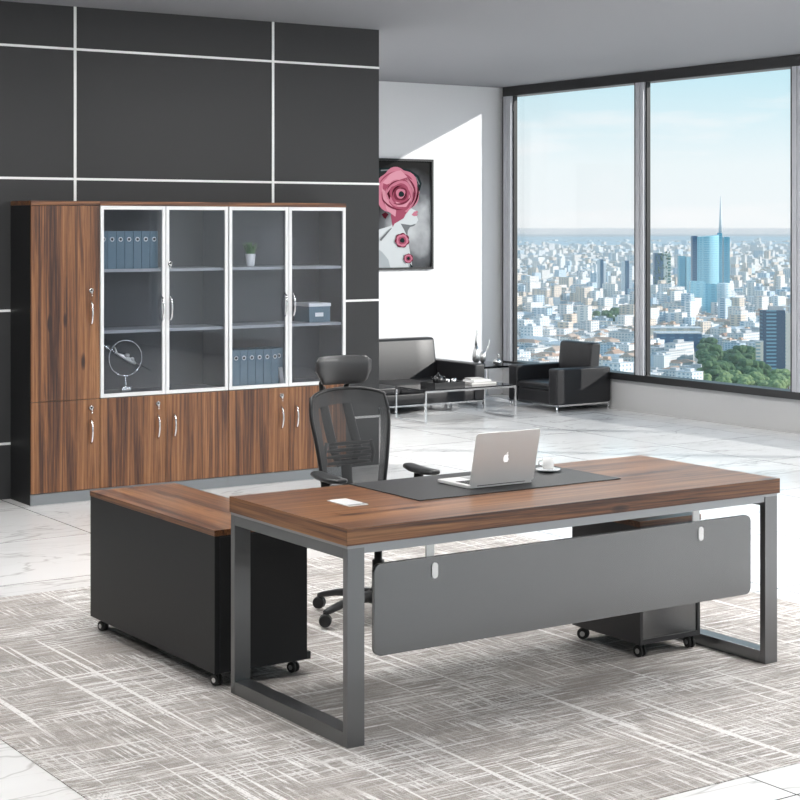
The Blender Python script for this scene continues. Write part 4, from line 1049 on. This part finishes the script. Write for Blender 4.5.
# hills
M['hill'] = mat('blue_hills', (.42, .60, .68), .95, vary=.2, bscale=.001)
def hills(w, H0, seed_, name):
    rnd = random.Random(seed_); m = MB(); rows = []
    prof = [0] * 61
    for oc, amp in ((4, 1), (9, .5), (19, .25)):
        ph = rnd.uniform(0, 9)
        for i in range(61): prof[i] += amp * (.5 + .5 * math.sin(i / 60 * oc * 1.3 + ph))
    for k_, f in ((0, 0), (1, .5), (2, .85), (3, 1), (4, .6), (5, 0)):
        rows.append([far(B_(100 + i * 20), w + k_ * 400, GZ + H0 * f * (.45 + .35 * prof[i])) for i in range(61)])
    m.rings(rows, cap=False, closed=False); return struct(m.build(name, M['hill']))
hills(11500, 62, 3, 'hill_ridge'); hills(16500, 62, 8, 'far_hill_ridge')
# summer haze lying over the city
HZ = bpy.data.materials.new('city_haze'); HZ.use_nodes = True; _n = HZ.node_tree.nodes; _n.clear()
_o = _n.new('ShaderNodeOutputMaterial'); _v = _n.new('ShaderNodeVolumeScatter'); _v.inputs['Color'].default_value = (0.86, 0.95, 1.0, 1); _v.inputs['Density'].default_value = 1 / 12000.
HZ.node_tree.links.new(_v.outputs[0], _o.inputs['Volume'])
m = MB(); q = [far(B_(-200), 700), far(B_(1600), 700), far(B_(1600), 24000), far(B_(-200), 24000)]
m.rings([[c_ + Vector((0, 0, -1)) for c_ in q], [c_ + Vector((0, 0, 128)) for c_ in q]], smooth=False)
tag(m.build('city_haze', HZ), 'thin pale blue haze lying over the city outside', 'haze', kind='stuff')

# ------------------------------------------------------------------ sky, sun, camera
W = bpy.data.worlds.new('sky'); S.world = W; W.use_nodes = True; n = W.node_tree.nodes; l = W.node_tree.links; bg = n['Background']
tc = n.new('ShaderNodeTexCoord'); sp = n.new('ShaderNodeSeparateXYZ'); l.new(tc.outputs['Generated'], sp.inputs[0])
r = ramp(n, [(0.0, (.90, .95, .97)), (0.035, (.86, .945, .97)), (0.085, (.60, .85, .935)), (0.35, (.42, .70, .88)), (1.0, (.25, .50, .80))]); l.new(sp.outputs[2], r.inputs['Fac'])
mp = n.new('ShaderNodeMapping'); mp.inputs['Scale'].default_value = (5, 5, 26); l.new(tc.outputs['Generated'], mp.inputs['Vector'])
z = n.new('ShaderNodeTexNoise'); z.inputs['Scale'].default_value = 1.5; z.inputs['Detail'].default_value = 6; l.new(mp.outputs[0], z.inputs['Vector'])
cr = ramp(n, [(0.54, g3(0)), (0.70, g3(.6))]); l.new(z.outputs['Fac'], cr.inputs['Fac'])
mx = n.new('ShaderNodeMixRGB'); mx.inputs['Color2'].default_value = (.97, .98, .99, 1); l.new(cr.outputs[0], mx.inputs['Fac']); l.new(r.outputs[0], mx.inputs['Color1'])
l.new(mx.outputs[0], bg.inputs['Color']); bg.inputs['Strength'].default_value = 1.0
sd = bpy.data.lights.new('sun', 'SUN'); sd.energy = 4.2; sd.angle = math.radians(.6); sd.color = (1, .97, .93)
so = bpy.data.objects.new('sun', sd); COL.objects.link(so)
so.rotation_euler = Vector((-1.0, 0.9, -.477)).to_track_quat('-Z', 'Y').to_euler()
so.location = (14, 8, 6)

cd = bpy.data.cameras.new('camera'); cam = bpy.data.objects.new('camera', cd); COL.objects.link(cam)
cam.location = (0, 0, 1.8); cam.rotation_euler = (PI / 2, 0, -math.atan(1138 / 1697))
cd.sensor_width = 36; cd.lens = 36 * 1697 / 800; cd.shift_y = -174 / 800; cd.clip_end = 40000; cd.clip_start = .05
S.camera = cam
S.view_settings.view_transform = 'Standard'; S.view_settings.look = 'None'; S.view_settings.gamma = 1; S.view_settings.exposure = 0.0
